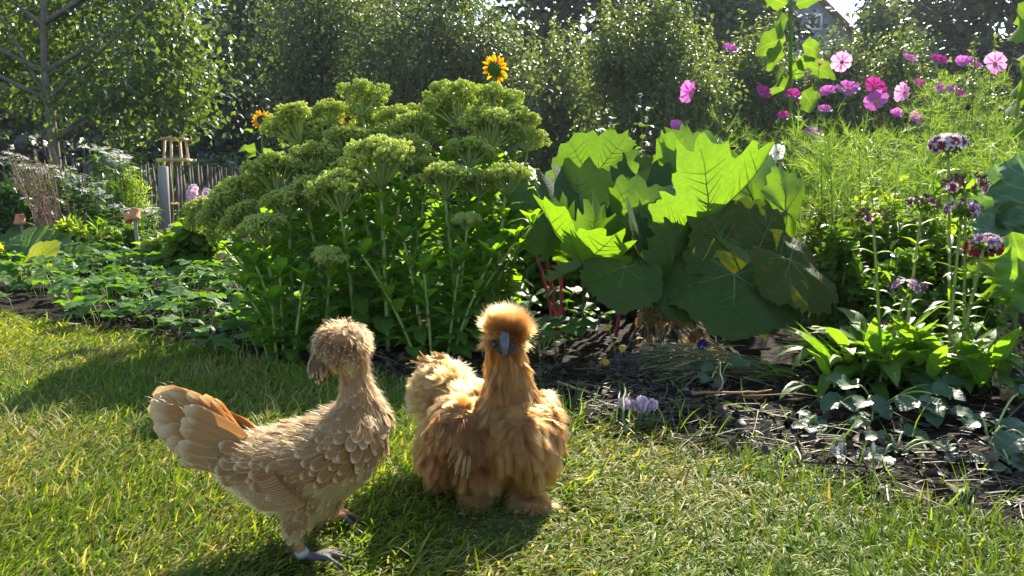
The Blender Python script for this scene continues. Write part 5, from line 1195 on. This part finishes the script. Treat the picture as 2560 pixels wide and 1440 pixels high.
for k, (px, d, w, tp, lab) in enumerate([(200, 4.9, 110, 565, 'leafy green perennial in front of the dry stalk sheaf'), (280, 5.0, 120, 555, 'bright leafy perennial beside the twin-pot stake'), (400, 4.6, 110, 585, 'bright green leafy plant between the twin pots and sedum'), (490, 4.2, 120, 560, 'broad-leaved green plant touching the low sedum heads')]):
    bush('leafy_perennial', lab, 'plant', px, d, w, tp, 750, .085, M['mid'] if k % 2 else M['lime'], OV if k > 1 else LANCE, 'leafy perennials behind the strawberries')
for k, (px, d, w, tp, lab) in enumerate([(30, 5.6, 130, 470, 'dark leafy perennial behind the lone clay pot'), (110, 6.4, 160, 440, 'dark leafy perennial under the daisies by the tree trunk'), (230, 6.6, 170, 420, 'leafy perennial beneath the tall daisies')]):
    bush('leafy_perennial', lab, 'plant', px, d, w, tp, 1600, .08, M['daisy_leaf'], LANCE, 'leafy perennials behind the strawberries')
for k, (px, d, w, tp, m, lab) in enumerate([(570, 12, 170, 395, 'greyleaf', 'grey-green shrub behind the picket fence near the small sunflower'), (440, 12, 170, 400, 'yellowgreen', 'yellow-flowered shrub around the wooden tree guard'), (310, 11, 130, 365, 'mid', 'green shrub behind the tall white daisies'), (480, 9.5, 150, 470, 'lime', 'low bright plants seen through the pickets by the post'), (600, 10.5, 130, 470, 'mid', 'low leafy plants seen through the pickets by the sunflower'), (360, 9, 90, 470, 'mid', 'leafy shrub seen through the pickets beside the lime-green mound')]):
    bush('garden_shrub', lab, 'shrub', px, d, w, tp, 2600, .075, M[m], OV, 'shrubs beyond the picket fence')
# mint-like herbs on the right between the huge leaves and the sweet williams
for k, (px, d, w, tp, m, n, lab) in enumerate([(2090, 2.7, 150, 488, 'yellowgreen', 1200, 'yellowish leafy herb beside the huge browned leaf'), (2190, 2.75, 180, 480, 'lime', 1500, 'lime leafy herb behind the withered sweet william heads'), (2300, 2.6, 190, 500, 'mid', 1500, 'green mint-like herb between sweet william stems'), (2420, 2.5, 170, 520, 'lime', 1300, 'lime herb in front of the kale'), (2110, 2.4, 140, 600, 'mid', 1000, 'low green herb behind the strap-leaved rosette'), (2260, 2.3, 190, 640, 'mid', 1200, 'dense dark green herb at the back of the strap-leaved rosette'), (2440, 2.25, 150, 660, 'mid', 900, 'green herb at the foot of the red sweet william')]):
    bush('leafy_herb', lab, 'plant', px, d, w, tp, n, .034, M[m], OV, 'leafy herbs on the sunny side of the bed')
# low greens behind the red chard and under the big leaves
for k, (px, d, w, tp, m, lab) in enumerate([(1420, 3.3, 220, 600, 'mid', 'leafy greens behind the red-stemmed chard'), (1600, 3.5, 260, 560, 'lime', 'sunlit greens behind the huge lobed leaves'), (1850, 3.6, 240, 540, 'mid', 'green undergrowth behind the browned huge leaf'), (1300, 3.6, 260, 500, 'mid', 'dark leafy plants behind the sedum near the chard'), (1000, 3.8, 300, 470, 'mid', 'dark leafy plants behind the middle of the sedum'), (740, 4.0, 260, 490, 'mid', 'dark leafy plants behind the sedum near the small sunflower')]):
    bush('leafy_greens', lab, 'plant', px, d, w, tp, 1500, .07, M[m], OV, 'leafy greens filling the back of the bed')
# buckwheat spires
for i, (px, top, d) in enumerate([(1495, 290, 3.6), (1530, 275, 3.5), (1600, 240, 3.9), (1620, 265, 3.9), (1575, 330, 3.6), (1480, 350, 3.5)]):
    p = Pt(px, top, d); base = np.array([p[0] + U(-.06, .06), d, 0.]); root = thing('buckwheat_stalk', 'reddish upright stalk with tiny white flower tufts above the huge leaves', 'plant', base, 'buckwheat stalks above the huge leaves')
    P_ = bez(base, (base + p) / 2 + (U(-.04, .04), 0, 0), p, 8) - base; obj('stem', B().add(*tube(P_, np.linspace(.004, .0015, 8), 5)).mesh('stem', [M['dry']]), root)
    b = B(); leafy(b, P_[4:], 10, .045, OV); obj('foliage', b.mesh('foliage', [M['mid']]), root, kind='stuff')
    b = B()
    for t in (1.0, .93, .86, .8, .7):
        q = P_[0] + (P_[-1] - P_[0]) * t + rng.normal(0, .008, 3) + (0, 0, 0)
        for _ in range(7): dd = rdir(1)[0]; floret(b, q + dd * .010, dd, .0042, 0)
    obj('flower_tuft', b.mesh('flower_tuft', [M['daisy_petal']]), root, kind='stuff')
rng = np.random.default_rng(107)
# ------------------------------------------------------------------ small things lying on the bed
M['hay'] = plain('hay', None, None, .7, 40, 0, .3, usecol=True)
M['dry_leaf'] = leafmat('dry_leaf', (.34, .20, .09), (.46, .32, .17), (1.2, 1, .7), .3, .7, .2, nscale=40)
M['grey_dead'] = leafmat('grey_dead_leaf', (.30, .30, .26), (.42, .42, .38), (1, 1, .9), .2, .7, .3, vein=.3, veincol=(.2, .2, .17))
M['lilac_bud'] = plain('lilac_bud', (.05, .032, .045), (.09, .06, .08), .8, 90)
M['blue_petal'] = leafmat('blue_petal', (.025, .03, .28), (.04, .04, .34), (1, 1, 1), .3)
BLADE = leaf_t(lambda t: .5, 4, 1, .006, .5)
def hay_pile():
    base = Gd(1740, 935); base[2] = 0; b = B(); n = 900
    x = rng.normal(0, .12, n); y = rng.normal(0, .07, n); h = .085 * np.exp(-(x / .16) ** 2 - (y / .09) ** 2)
    az = rng.normal(.35, .45, n); el = rng.normal(.05, .12, n) - x * .5; d = np.stack([np.cos(az) * np.cos(el), np.sin(az) * np.cos(el), np.sin(el)], -1); ln = U(.08, .26, n)
    c = np.array([[.30, .28, .14], [.22, .24, .10], [.38, .33, .18], [.16, .18, .07]])[rng.integers(0, 4, n)] * U(.6, 1.1, n)[:, None]
    scatter(b, BLADE, np.stack([x, y, h * U(.3, 1, n) + .01], -1) - d * ln[:, None] * .5, d, rdir(n) + (0, 0, 1), ln, col=c, wsc=U(.0014, .003, n) / ln)
    o = obj('hay_pile', b.mesh('hay_pile', [M['hay']])); o.location = Vector(base); o['label'] = 'flattened pile of wilted grass hay under the huge shaded leaf'; o['category'] = 'hay'; o['kind'] = 'stuff'
hay_pile()
def wilted_weed():
    base = Gd(1640, 890); base[2] = 0; root = thing('wilted_weed', 'pulled-up wilted weed bundle hanging its brown leaves beside the huge leaves', 'plant', base)
    top = Pt(1625, 745, base[1]) - base; b = B(); lb = B()
    for _ in range(38):
        e = np.array([U(-.10, .22), U(-.12, .05), .0]); m = top * .6 + e * .3 + (0, 0, .03); P_ = bez(top + rng.normal(0, .012, 3), m, e + (0, 0, U(.01, .06)), 8); b.add(*tube(P_, np.linspace(.0022, .001, 8), 4), col=np.array([.28, .26, .12]) * U(.6, 1.2)); leafy(lb, P_, 3, .045, OV, -1.2, .2)
    obj('stem', b.mesh('stem', [M['hay']]), root, kind='stuff'); obj('foliage', lb.mesh('foliage', [M['dry_leaf']]), root, kind='stuff')
wilted_weed()
def stalk(label, pts, r, col, cat='stalk', name='dry_stalk'):
    P_ = np.array([Gd(x, y, z) for x, y, z in pts]); base = P_[0].copy(); t = np.linspace(0, 1, 9); k = np.linspace(0, 1, len(P_)); Q = np.stack([np.interp(t, k, P_[:, i]) for i in range(3)], -1); Q[1:-1] += rng.normal(0, .002, (7, 3))
    o = obj(name, B().add(*tube(Q - base, np.linspace(r, r * .6, 9), 6), col=col).mesh(name, [M['hay']])); o.location = Vector(base); o['label'] = label; o['category'] = cat
stalk('long thin straw stalk lying across the mulch towards the bed end', [(1960, 1116, .012), (2080, 1128, .016), (2240, 1122, .018), (2420, 1134, .012)], .0015, (.50, .44, .2))
stalk('reddish-brown cut stalk resting over the dry curled leaf', [(1730, 985, .05), (1850, 982, .05), (1930, 975, .06)], .0035, (.34, .15, .07))
stalk('long arched brown runner crossing the bare soil', [(1860, 990, .04), (2030, 985, .05), (2200, 1020, .05), (2330, 1070, .02)], .0016, (.34, .2, .1))
stalk('pale dry stalk pointing from the lawn to the lilac carnations', [(1395, 955, .03), (1480, 985, .03), (1545, 1012, .02)], .0032, (.42, .34, .18))
stalk('thin bent dry stalk standing beside the dry curled leaf', [(1790, 1000, .02), (1805, 960, .06), (1800, 905, .10)], .0018, (.40, .36, .22))
stalk('curved green allium stalk bending down to the lawn edge', [(1572, 1100, .01), (1555, 1030, .06), (1560, 960, .09)], .0035, (.12, .2, .07))
def crumpled(label, px, py, d, size, mat, tip, nn, group=None):
    p = Pt(px, py, d); p[2] = max(p[2], .015); T = leaf_t(ovate(.42, .5), 14, 3, .45, 1.5, .5, 3, serr=.1); V = T[0] + rng.normal(0, .014, T[0].shape)
    o = put('dead_leaf', mesh('dead_leaf', V, T[1], uv=T[2], mats=[M[mat]]), None, (0, 0, 0), p, tip, nn, size); o['label'] = label; o['category'] = 'leaf'
crumpled('curled tan dry leaf hanging from the reddish cut stalk', 1845, 985, 1.86, .075, 'dry_leaf', (.1, -.3, -1), (.2, -1, .2))
crumpled('smaller crumpled tan leaf beside the curled dry leaf', 1870, 990, 1.86, .06, 'dry_leaf', (.5, -.3, -.8), (.2, -1, .2))
crumpled('large flat grey withered leaf on the straw beside the lawn', 2070, 1180, 1.42, .085, 'grey_dead', (1, -.1, .02), (0, -.2, 1))
crumpled('grey withered leaf with curled rim beside the large grey one', 2150, 1190, 1.40, .065, 'grey_dead', (.9, -.3, .1), (0, -.3, 1))
crumpled('pale wilted leaf lying below the hay pile', 1705, 985, 1.9, .05, 'grey_dead', (.2, -.8, -.3), (0, -.4, 1))
crumpled('papery tan leaf on the sunlit straw by the strawberries', 2480, 965, 1.75, .07, 'dry_leaf', (1, .2, .0), (0, -.4, 1))
# pale pink carnation cluster on a low stem
base = Gd(1590, 1075); base[2] = 0; root = thing('carnation_plant', 'low pale lilac-pink carnation cluster in front of the dark soil', 'plant', base)
for (px, py) in [(1560, 1008), (1580, 1014), (1605, 1004), (1600, 1018), (1630, 1012), (1578, 1053), (1612, 1022)]:
    p = Pt(px, py, base[1] + U(0, .04)); b = B()
    for _ in range(9): d = unit(rng.normal(size=3) + (0, -.3, .5)); floret(b, p - base + d * .006, d, .012, 0)
    obj('flower', b.mesh('flower', [M['sw_pink']]), root, kind='stuff'); obj('stem', B().add(*tube(bez(np.zeros(3), (p - base) * .5 + (0, 0, .01), p - base, 5), .0013, 5)).mesh('stem', [M['thin_stem']]), root)
b = B(); a = U(0, 6.28, 90); d = np.stack([np.cos(a), np.sin(a), U(.1, 1.2, 90)], -1); scatter(b, LANCE, np.zeros((90, 3)) + d * (.02, .02, .005), d, rdir(90), U(.03, .07, 90), wsc=.35); obj('foliage', b.mesh('foliage', [M['greyleaf']]), root, kind='stuff')
# allium seed head
p = Pt(1562, 915, 2.05); b = B(); d = rdir(170)
for q in d: b.add(*tube([p * 0, q * .036], .0005, 3, False), mi=1, col=(.09, .07, .05))
scatter(b, BUD, d * .033, d, rdir(170), .0085); o = obj('allium_head', b.mesh('allium_head', [M['lilac_bud'], M['hay']])); o.location = Vector(p); o['label'] = 'round faded purple allium seed head above the bent green stalk'; o['category'] = 'flower'; o['kind'] = 'stuff'
# little pale yellow daisies
for (px, py, d, lab) in [(1520, 818, 2.15, 'yellow drooping daisy flower beside the dark leaf stalk'), (1425, 905, 2.05, 'open pale yellow daisy flower above the straw'), (1465, 870, 2.1, 'half-closed yellow daisy flower above the straw')]:
    p = Pt(px + 90 if px < 1500 else px, py, d); base = np.array([p[0] + .03, d + .02, 0.]); root = thing('small_daisy', lab, 'flower', base)
    put('flower', YD[0], root, base, p, (1, 0, .1), (.1, -.8, .5), .012); obj('stem', B().add(*tube(bez(np.zeros(3), (p - base) * (.2, .5, .6), p - base, 6), .0016, 5)).mesh('stem', [M['thin_stem']]), root)
p = Pt(1757, 862, 2.1); b = B()
for _ in range(8): d = rdir(1)[0] + (0, 0, .4); floret(b, d * .008, d, .012, 0)
o = obj('cornflower', b.mesh('cornflower', [M['blue_petal']])); o.location = Vector(p); o['label'] = 'small deep blue cornflower lying on the hay pile'; o['category'] = 'flower'; o['kind'] = 'stuff'
# weeds and grass tufts growing out of the mulch
b = B(); n = 700; x = U(.0, 1.9, n); cl = U(0, 1, n); y = edge_y(x) + np.where(cl < .6, np.abs(rng.normal(0, .05, n)), U(.05, .5, n)); az = U(0, 6.28, n); el = U(.3, 1.4, n)
d = np.stack([np.cos(az) * np.cos(el), np.sin(az) * np.cos(el), np.sin(el)], -1); ln = U(.03, .10, n)
scatter(b, leaf_t(lambda t: .5 * (1 - t ** 2) + .01, 4, 1, .02, .9), np.stack([x, y, np.full(n, .01)], -1), d, rdir(n), ln, col=np.array([.10, .17, .03]) * U(.6, 1.6, n)[:, None], wsc=U(.002, .0045, n) / ln)
obj('weed_grass', b.mesh('weed_grass', [M['grass']]), kind='stuff', label='stray grass blades growing out of the mulch', category='grass')
rng = np.random.default_rng(108)
# ------------------------------------------------------------------ trees
M['apple_leaf'] = leafmat('apple_leaf', (.075, .125, .04), (.13, .185, .06), (1.8, 1.75, .45), .46, .42, .4)
M['orchard_leaf'] = leafmat('orchard_leaf', (.080, .115, .055), (.135, .175, .08), (1.6, 1.6, .55), .42, .44, .38)
M['pear_leaf'] = leafmat('pear_leaf', (.080, .125, .05), (.14, .185, .07), (1.7, 1.65, .5), .44, .44, .38)
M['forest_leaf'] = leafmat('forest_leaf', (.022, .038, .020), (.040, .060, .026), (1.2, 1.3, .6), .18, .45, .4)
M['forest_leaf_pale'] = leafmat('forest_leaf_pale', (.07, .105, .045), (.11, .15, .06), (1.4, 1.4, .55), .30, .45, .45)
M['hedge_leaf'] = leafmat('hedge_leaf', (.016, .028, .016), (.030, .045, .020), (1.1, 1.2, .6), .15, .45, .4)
TL = leaf_t(ovate(.27, .45), 2, 1, .3, .7)
QD = (np.array([(-.3, 0, 0), (.3, 0, 0), (.42, .55, .12), (-.42, .55, .12), (0, 1, 0)]), [np.array([(0, 1, 2, 3)]), np.array([(3, 2, 4)])], np.array([(0, 0), (1, 0), (1, .5), (0, .5), (.5, 1)]))
def tree(label, px, d, crowns, nclump, per, size, leaf, bark='bark', r0=.09, name='apple_tree', cat='tree', group=None, T=TL, fork=None, shoots=0, lean=0, clump_r=.30, limbs=12, shell=.45, trunk_px=None):
    base = np.array([Pt(px, 480, d)[0], d, 0.]); root = thing(name, label, cat, base, group)
    C = [(Pt(cx, cy, d + dz) - base, np.array(r)) for cx, cy, dz, r in crowns]
    # trunk with limbs into the crown
    tb = B(); main = C[0][0]; top = main + (0, 0, C[0][1][2] * .6)
    if trunk_px: P_ = np.array([(0, 0, 0)] + [Pt(x, y, d) - base for x, y in trunk_px])
    else: P_ = bez((0, 0, 0), (lean, 0, main[2] * .5), top, 9)
    tb.add(*tube(P_, np.linspace(r0, r0 * .35, len(P_)), 10))
    for k in range(limbs):
        c, r = C[k % len(C)]; s = P_[min(len(P_) - 2, int(len(P_) * U(.35, .85)))]; e = c + rdir(1)[0] * r * .7; e[2] = max(e[2], s[2] + .55 * math.hypot(*(e - s)[:2]))
        tb.add(*tube(bez(s, (s + e) / 2 + (0, 0, -.05 * r[2]), e, 6), np.linspace(r0 * .42, r0 * .08, 6), 6))
    if fork:
        for (x0, y0, x1, y1, rr) in fork: tb.add(*tube(bez(Pt(x0, y0, d) - base, (Pt(x0, y0, d) + Pt(x1, y1, d)) / 2 - base, Pt(x1, y1, d) - base, 6), np.linspace(rr, rr * .7, 6), 7))
    obj('trunk', tb.mesh('trunk', [M[bark]]), root)
    b = B(); vol = np.array([r.prod() for _, r in C]) ** .7; pick = rng.choice(len(C), nclump, p=vol / vol.sum())
    dd = rdir(nclump); rr = U(0, 1, nclump) ** shell; cc = np.array([C[i][0] for i in pick]) + dd * rr[:, None] * np.array([C[i][1] for i in pick])
    n = nclump * per; k = np.repeat(np.arange(nclump), per); cs = clump_r * U(.5, 1.3, nclump)
    pos = cc[k] + rng.normal(0, .5, (n, 3)) * cs[k][:, None] * (1, 1, .8)
    if shoots:
        for _ in range(shoots):
            c, r = C[rng.integers(0, len(C))]; a = U(0, 6.28); q = c + np.array([math.cos(a) * r[0] * U(0, .9), math.sin(a) * r[1] * U(0, .9), r[2] * U(.55, .9)]); L_ = U(.35, .9); m = 34
            tt = np.linspace(0, 1, m); sp = q + np.outer(tt, np.array([U(-.15, .15), U(-.15, .15), 1]) * L_) + rng.normal(0, .02, (m, 3)); pos = np.vstack([pos, sp]); k = np.concatenate([k, np.zeros(m, int)]); n += m
    out = unit(pos - main); yd = unit(out * .45 + rdir(n) + (0, 0, -.1)); nz = rdir(n) * .8 + (0, 0, .9) + out * .3
    scatter(b, T, pos, yd, nz, size * U(.65, 1.3, n), rnd=np.clip(U(0, .55, n) + .4 * ((k * 7919) % 13) / 13, 0, .99))
    obj('crown', b.mesh('crown', [M[leaf]]), root)
    return root
# the leaning apple tree among the daisies
tree('apple tree with a slim leaning grey trunk rising behind the white daisies', 150, 9.0,
     [(210, -10, .9, (1.7, 1.2, 1.05)), (390, 190, -.2, (.62, .8, .50)), (90, 180, .95, (.95, .7, .42)), (280, 270, -.1, (.75, .6, .26)), (-120, 60, .5, (.9, 1.1, 1.0)), (420, 40, .2, (.45, .7, .7)), (430, 265, -.2, (.35, .4, .18))],
     340, 52, .085, 'apple_leaf', r0=.072, clump_r=.40, shoots=10, trunk_px=[(143, 440), (133, 350), (122, 250), (112, 180), (108, 60), (112, -60)], limbs=16)
GR = 'orchard trees beyond the garden fence'
tree('grey-green orchard tree behind the tallest sedum head', 830, 15.5, [(800, 130, 0, (1.15, 1.2, 1.6)), (850, 320, 0, (1.1, 1.1, .9)), (760, 300, -.3, (.6, .7, .9))], 330, 60, .105, 'orchard_leaf', r0=.10, group=GR, shoots=22, clump_r=.5, fork=[(860, 260, 760, 120, .07), (800, 180, 830, -60, .06)])
tree('broad grey-green orchard tree behind the sunflower seen from behind', 1080, 14.5, [(1080, 110, 0, (1.5, 1.4, 1.5)), (1200, 230, -.2, (1.0, 1.0, 1.0)), (970, 260, 0, (1.0, 1.1, 1.1)), (1100, 360, 0, (1.6, 1.2, .7))], 460, 62, .10, 'orchard_leaf', r0=.11, group=GR, shoots=26, clump_r=.5, limbs=18)
tree('small orchard tree between the broad grey-green tree and the upright pear', 1400, 16.0, [(1400, 260, 0, (.95, 1.0, 1.2)), (1360, 350, 0, (1.1, 1.0, .8))], 230, 52, .10, 'pear_leaf', r0=.08, group=GR, shoots=22, clump_r=.42)
tree('upright pear tree with pointed leader shoots behind the buckwheat', 1610, 13.0, [(1610, 200, 0, (.85, .9, 1.25)), (1530, 170, 0, (.38, .5, .85)), (1660, 130, 0, (.42, .5, .85)), (1600, 370, 0, (1.1, .9, .6)), (1740, 280, .2, (.55, .6, .8))], 380, 58, .085, 'pear_leaf', r0=.08, group=GR, shoots=44, clump_r=.36, limbs=16)
tree('orchard tree behind the lowest pink cosmos and beside the tall sunflower', 1860, 15.0, [(1850, 250, 0, (.95, .9, .9)), (1800, 330, 0, (.9, .8, .7)), (1900, 190, 0, (.5, .5, .6))], 230, 52, .095, 'pear_leaf', r0=.08, group=GR, shoots=20, clump_r=.40)
tree('rounded orchard tree in front of the grey house gable', 2080, 14.0, [(2090, 260, 0, (.85, .9, .7)), (2100, 200, 0, (.42, .5, .4)), (2000, 280, 0, (.6, .6, .5))], 220, 52, .085, 'orchard_leaf', r0=.07, group=GR, shoots=18, clump_r=.36)
tree('narrow orchard tree beside the dark wood edge', 2245, 14.0, [(2245, 190, 0, (.42, .5, .75)), (2260, 300, 0, (.8, .7, .55)), (2400, 280, .5, (1.0, .7, .6))], 190, 50, .085, 'pear_leaf', r0=.06, group=GR, shoots=16, clump_r=.34)
tree('pale willow-like tree beyond the orchard, light against the dark wood', 770, 22.0, [(720, 60, 0, (1.6, 1.6, 2.4)), (860, 60, 0, (1.5, 1.5, 2.2)), (660, 60, 0, (.5, 1.0, .9))], 330, 55, .15, 'forest_leaf_pale', 'dark_bark', r0=.16, group=GR, clump_r=.65, T=QD, fork=[(680, 300, 682, -60, .13), (702, 300, 700, -60, .11)])
# the dark wood behind
FG = 'tall dark trees of the wood behind the orchard'
labs = ['tall dark tree of the wood behind the leaning apple tree', 'tall dark tree above the wooden tree guard', 'tall dark tree with bare twin trunks beside the pale willow-like tree', 'tall dark tree behind the pale willow-like tree', 'tall dark tree above the broad orchard tree',
        'tall dark tree behind the pointed pear shoots', 'tall dark tree beside the hidden eave of the grey house', 'tall dark tree beyond the grey house roof', 'tall dark tree above the narrow orchard tree', 'tall dark tree behind the broad-leaved tall sunflower', 'tall dark tree at the far end of the wood by the apple tree']
for (px, d, cy, rx, rz, n, lab) in [(120, 30, 40, 4.2, 5.5, 330, 0), (430, 28, 120, 3.2, 4.2, 150, 1), (600, 31, 110, 2.3, 4.2, 120, 2), (880, 34, 60, 4.0, 4.6, 150, 3), (1180, 32, 80, 3.8, 4.4, 170, 4),
                                  (1440, 29, 70, 3.2, 5.2, 260, 5), (1760, 27, 90, 3.0, 4.6, 330, 6), (2310, 38, 60, 2.6, 5.0, 330, 7), (2400, 29, 110, 3.0, 5.0, 240, 8), (2640, 30, 60, 4.0, 5.5, 320, 9), (-260, 28, 60, 4.0, 5.5, 240, 10)]:
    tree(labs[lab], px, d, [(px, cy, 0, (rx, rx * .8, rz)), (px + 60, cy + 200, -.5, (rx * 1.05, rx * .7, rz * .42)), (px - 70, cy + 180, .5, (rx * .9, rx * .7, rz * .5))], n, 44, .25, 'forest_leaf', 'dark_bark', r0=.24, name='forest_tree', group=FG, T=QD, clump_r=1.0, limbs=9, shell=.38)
tree('sunlit greyish tree beside the roof slope of the grey house', 2150, 24, [(2200, 80, 0, (.6, .8, .7)), (2230, 150, 0, (1.0, 1.0, .9)), (2190, 220, 0, (1.0, .8, .6))], 150, 44, .15, 'forest_leaf_pale', 'dark_bark', r0=.12, name='forest_tree', group='trees around the grey house', T=QD, clump_r=.55)
tree('sunlit green tree leaning over the hidden side of the grey house', 1840, 24, [(1830, 60, 0, (1.2, 1.2, 1.3)), (1800, 170, 0, (1.3, 1.1, 1.0))], 190, 44, .15, 'forest_leaf_pale', 'dark_bark', r0=.14, name='forest_tree', group='trees around the grey house', T=QD, clump_r=.6, fork=[(1740, 110, 1790, 40, .09)])
# dark hedge under the trees
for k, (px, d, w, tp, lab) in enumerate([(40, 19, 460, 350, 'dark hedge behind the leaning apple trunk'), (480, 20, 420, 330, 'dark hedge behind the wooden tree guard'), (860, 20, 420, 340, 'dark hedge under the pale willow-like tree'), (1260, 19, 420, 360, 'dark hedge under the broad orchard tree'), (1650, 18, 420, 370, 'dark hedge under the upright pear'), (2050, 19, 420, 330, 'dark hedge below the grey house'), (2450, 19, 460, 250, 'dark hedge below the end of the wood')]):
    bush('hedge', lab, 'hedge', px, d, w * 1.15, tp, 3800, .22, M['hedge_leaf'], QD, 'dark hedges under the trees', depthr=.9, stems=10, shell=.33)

# ------------------------------------------------------------------ grey house
M['house_wall'] = plain('grey_boarding', (.24, .25, .28), (.30, .31, .34), .8, 3, .01, .2, stretch=(6, 1, .3)); M['roof'] = plain('brown_roof', (.16, .085, .06), (.22, .12, .09), .8, 5, .02)
M['white_paint'] = plain('white_paint', (.75, .76, .78), (.80, .80, .80), .5, 4)
mg, nt, N, L, bs, out = _mat('window_glass'); bs.inputs['Base Color'].default_value = (.16, .20, .26, 1); bs.inputs['Roughness'].default_value = .06; bs.inputs['Specular IOR Level'].default_value = .8
HD = 36.0; ap, ev = Pt(1990, -50, HD), Pt(2130, 90, HD); cx = ap[0]; hw = ev[0] - cx; hb = np.array([cx, HD, 0.]); dep = 9.0
root = thing('grey_house', 'tall grey-boarded house gable with a white window and brown roof behind the tall sunflower', 'house', hb)
zE, zA = ev[2], ap[2]
V = np.array([(-hw, 0, 0), (hw, 0, 0), (hw, 0, zE), (0, 0, zA), (-hw, 0, zE), (-hw, dep, 0), (hw, dep, 0), (hw, dep, zE), (0, dep, zA), (-hw, dep, zE)])
obj('wall', mesh('wall', V, [np.array([(0, 1, 2, 4), (6, 5, 9, 7), (1, 6, 7, 2), (5, 0, 4, 9)]), np.array([(4, 2, 3), (7, 9, 8)])], mats=[M['house_wall']], smooth=False), root)
sl_ = math.hypot(hw, zA - zE)
for s in (-1, 1):
    a = np.array([0, -.35, zA + .04]); e = np.array([s * (hw + .45), -.35, zE - .45 * (zA - zE) / hw + .04]); q = np.array([0, dep + .7, 0]); th = np.array([0, 0, .18])
    V = np.array([a, e, e + q, a + q, a + th, e + th, e + q + th, a + q + th]); obj('roof', mesh('roof', V, np.array([(0, 1, 2, 3), (4, 7, 6, 5), (0, 4, 5, 1), (1, 5, 6, 2), (2, 6, 7, 3), (3, 7, 4, 0)]), mats=[M['roof']], smooth=False), root)
for i in range(12):                                                   # vertical boards of the gable
    x = -hw + (i + .5) * 2 * hw / 12; h = zE + (zA - zE) * (1 - (abs(x) + hw / 12) / hw); obj('board', B().add(*box(2 * hw / 12 - .03, .03, max(h, zE) - .02, (x, -.017, .0))).mesh('board', [M['house_wall']], smooth=False), root)
w0, w1 = Pt(2023, 74, HD), Pt(2053, 36, HD); ww, wh = w1[0] - w0[0], w1[2] - w0[2]; wc = (w0 + w1) / 2 - hb
wo = obj('window', B().add(*box(ww * .94, .02, wh * .94, (wc[0], -.045, wc[2] - wh * .47))).mesh('window', [mg], smooth=False), root)
fb = B()
for (sx, sz, ox, oz) in ((ww + .12, .09, 0, wh / 2), (ww + .12, .09, 0, -wh / 2), (.09, wh - .09, -ww / 2, 0), (.09, wh - .09, ww / 2, 0), (.07, wh - .09, 0, 0)):
    fb.add(*box(sx, .06, sz, (wc[0] + ox, -.06, wc[2] + oz - sz / 2)))
obj('window_frame', fb.mesh('window_frame', [M['white_paint']], smooth=False), wo, kind='stuff')

# ------------------------------------------------------------------ haze volume added to lift the dark background, imitating lens glare
mh = bpy.data.materials.new('glare_haze'); mh.use_nodes = True; hn = mh.node_tree; hn.nodes.remove(hn.nodes['Principled BSDF'])
pv = hn.nodes.new('ShaderNodeVolumePrincipled'); pv.inputs['Color'].default_value = (.80, .89, 1, 1); pv.inputs['Density'].default_value = .0006; pv.inputs['Anisotropy'].default_value = .3
hn.links.new(pv.outputs[0], hn.nodes['Material Output'].inputs['Volume'])
V = np.array([(x, y, z) for z in (-1.2, 19.) for y in (-20., 80.) for x in (-60., 60.)])
obj('haze', mesh('haze', V, np.array([(0, 2, 3, 1), (4, 5, 7, 6), (0, 1, 5, 4), (2, 6, 7, 3), (0, 4, 6, 2), (1, 3, 7, 5)]), mats=[mh], smooth=False), kind='stuff', label='faint haze volume added to veil the background like lens glare', category='haze')
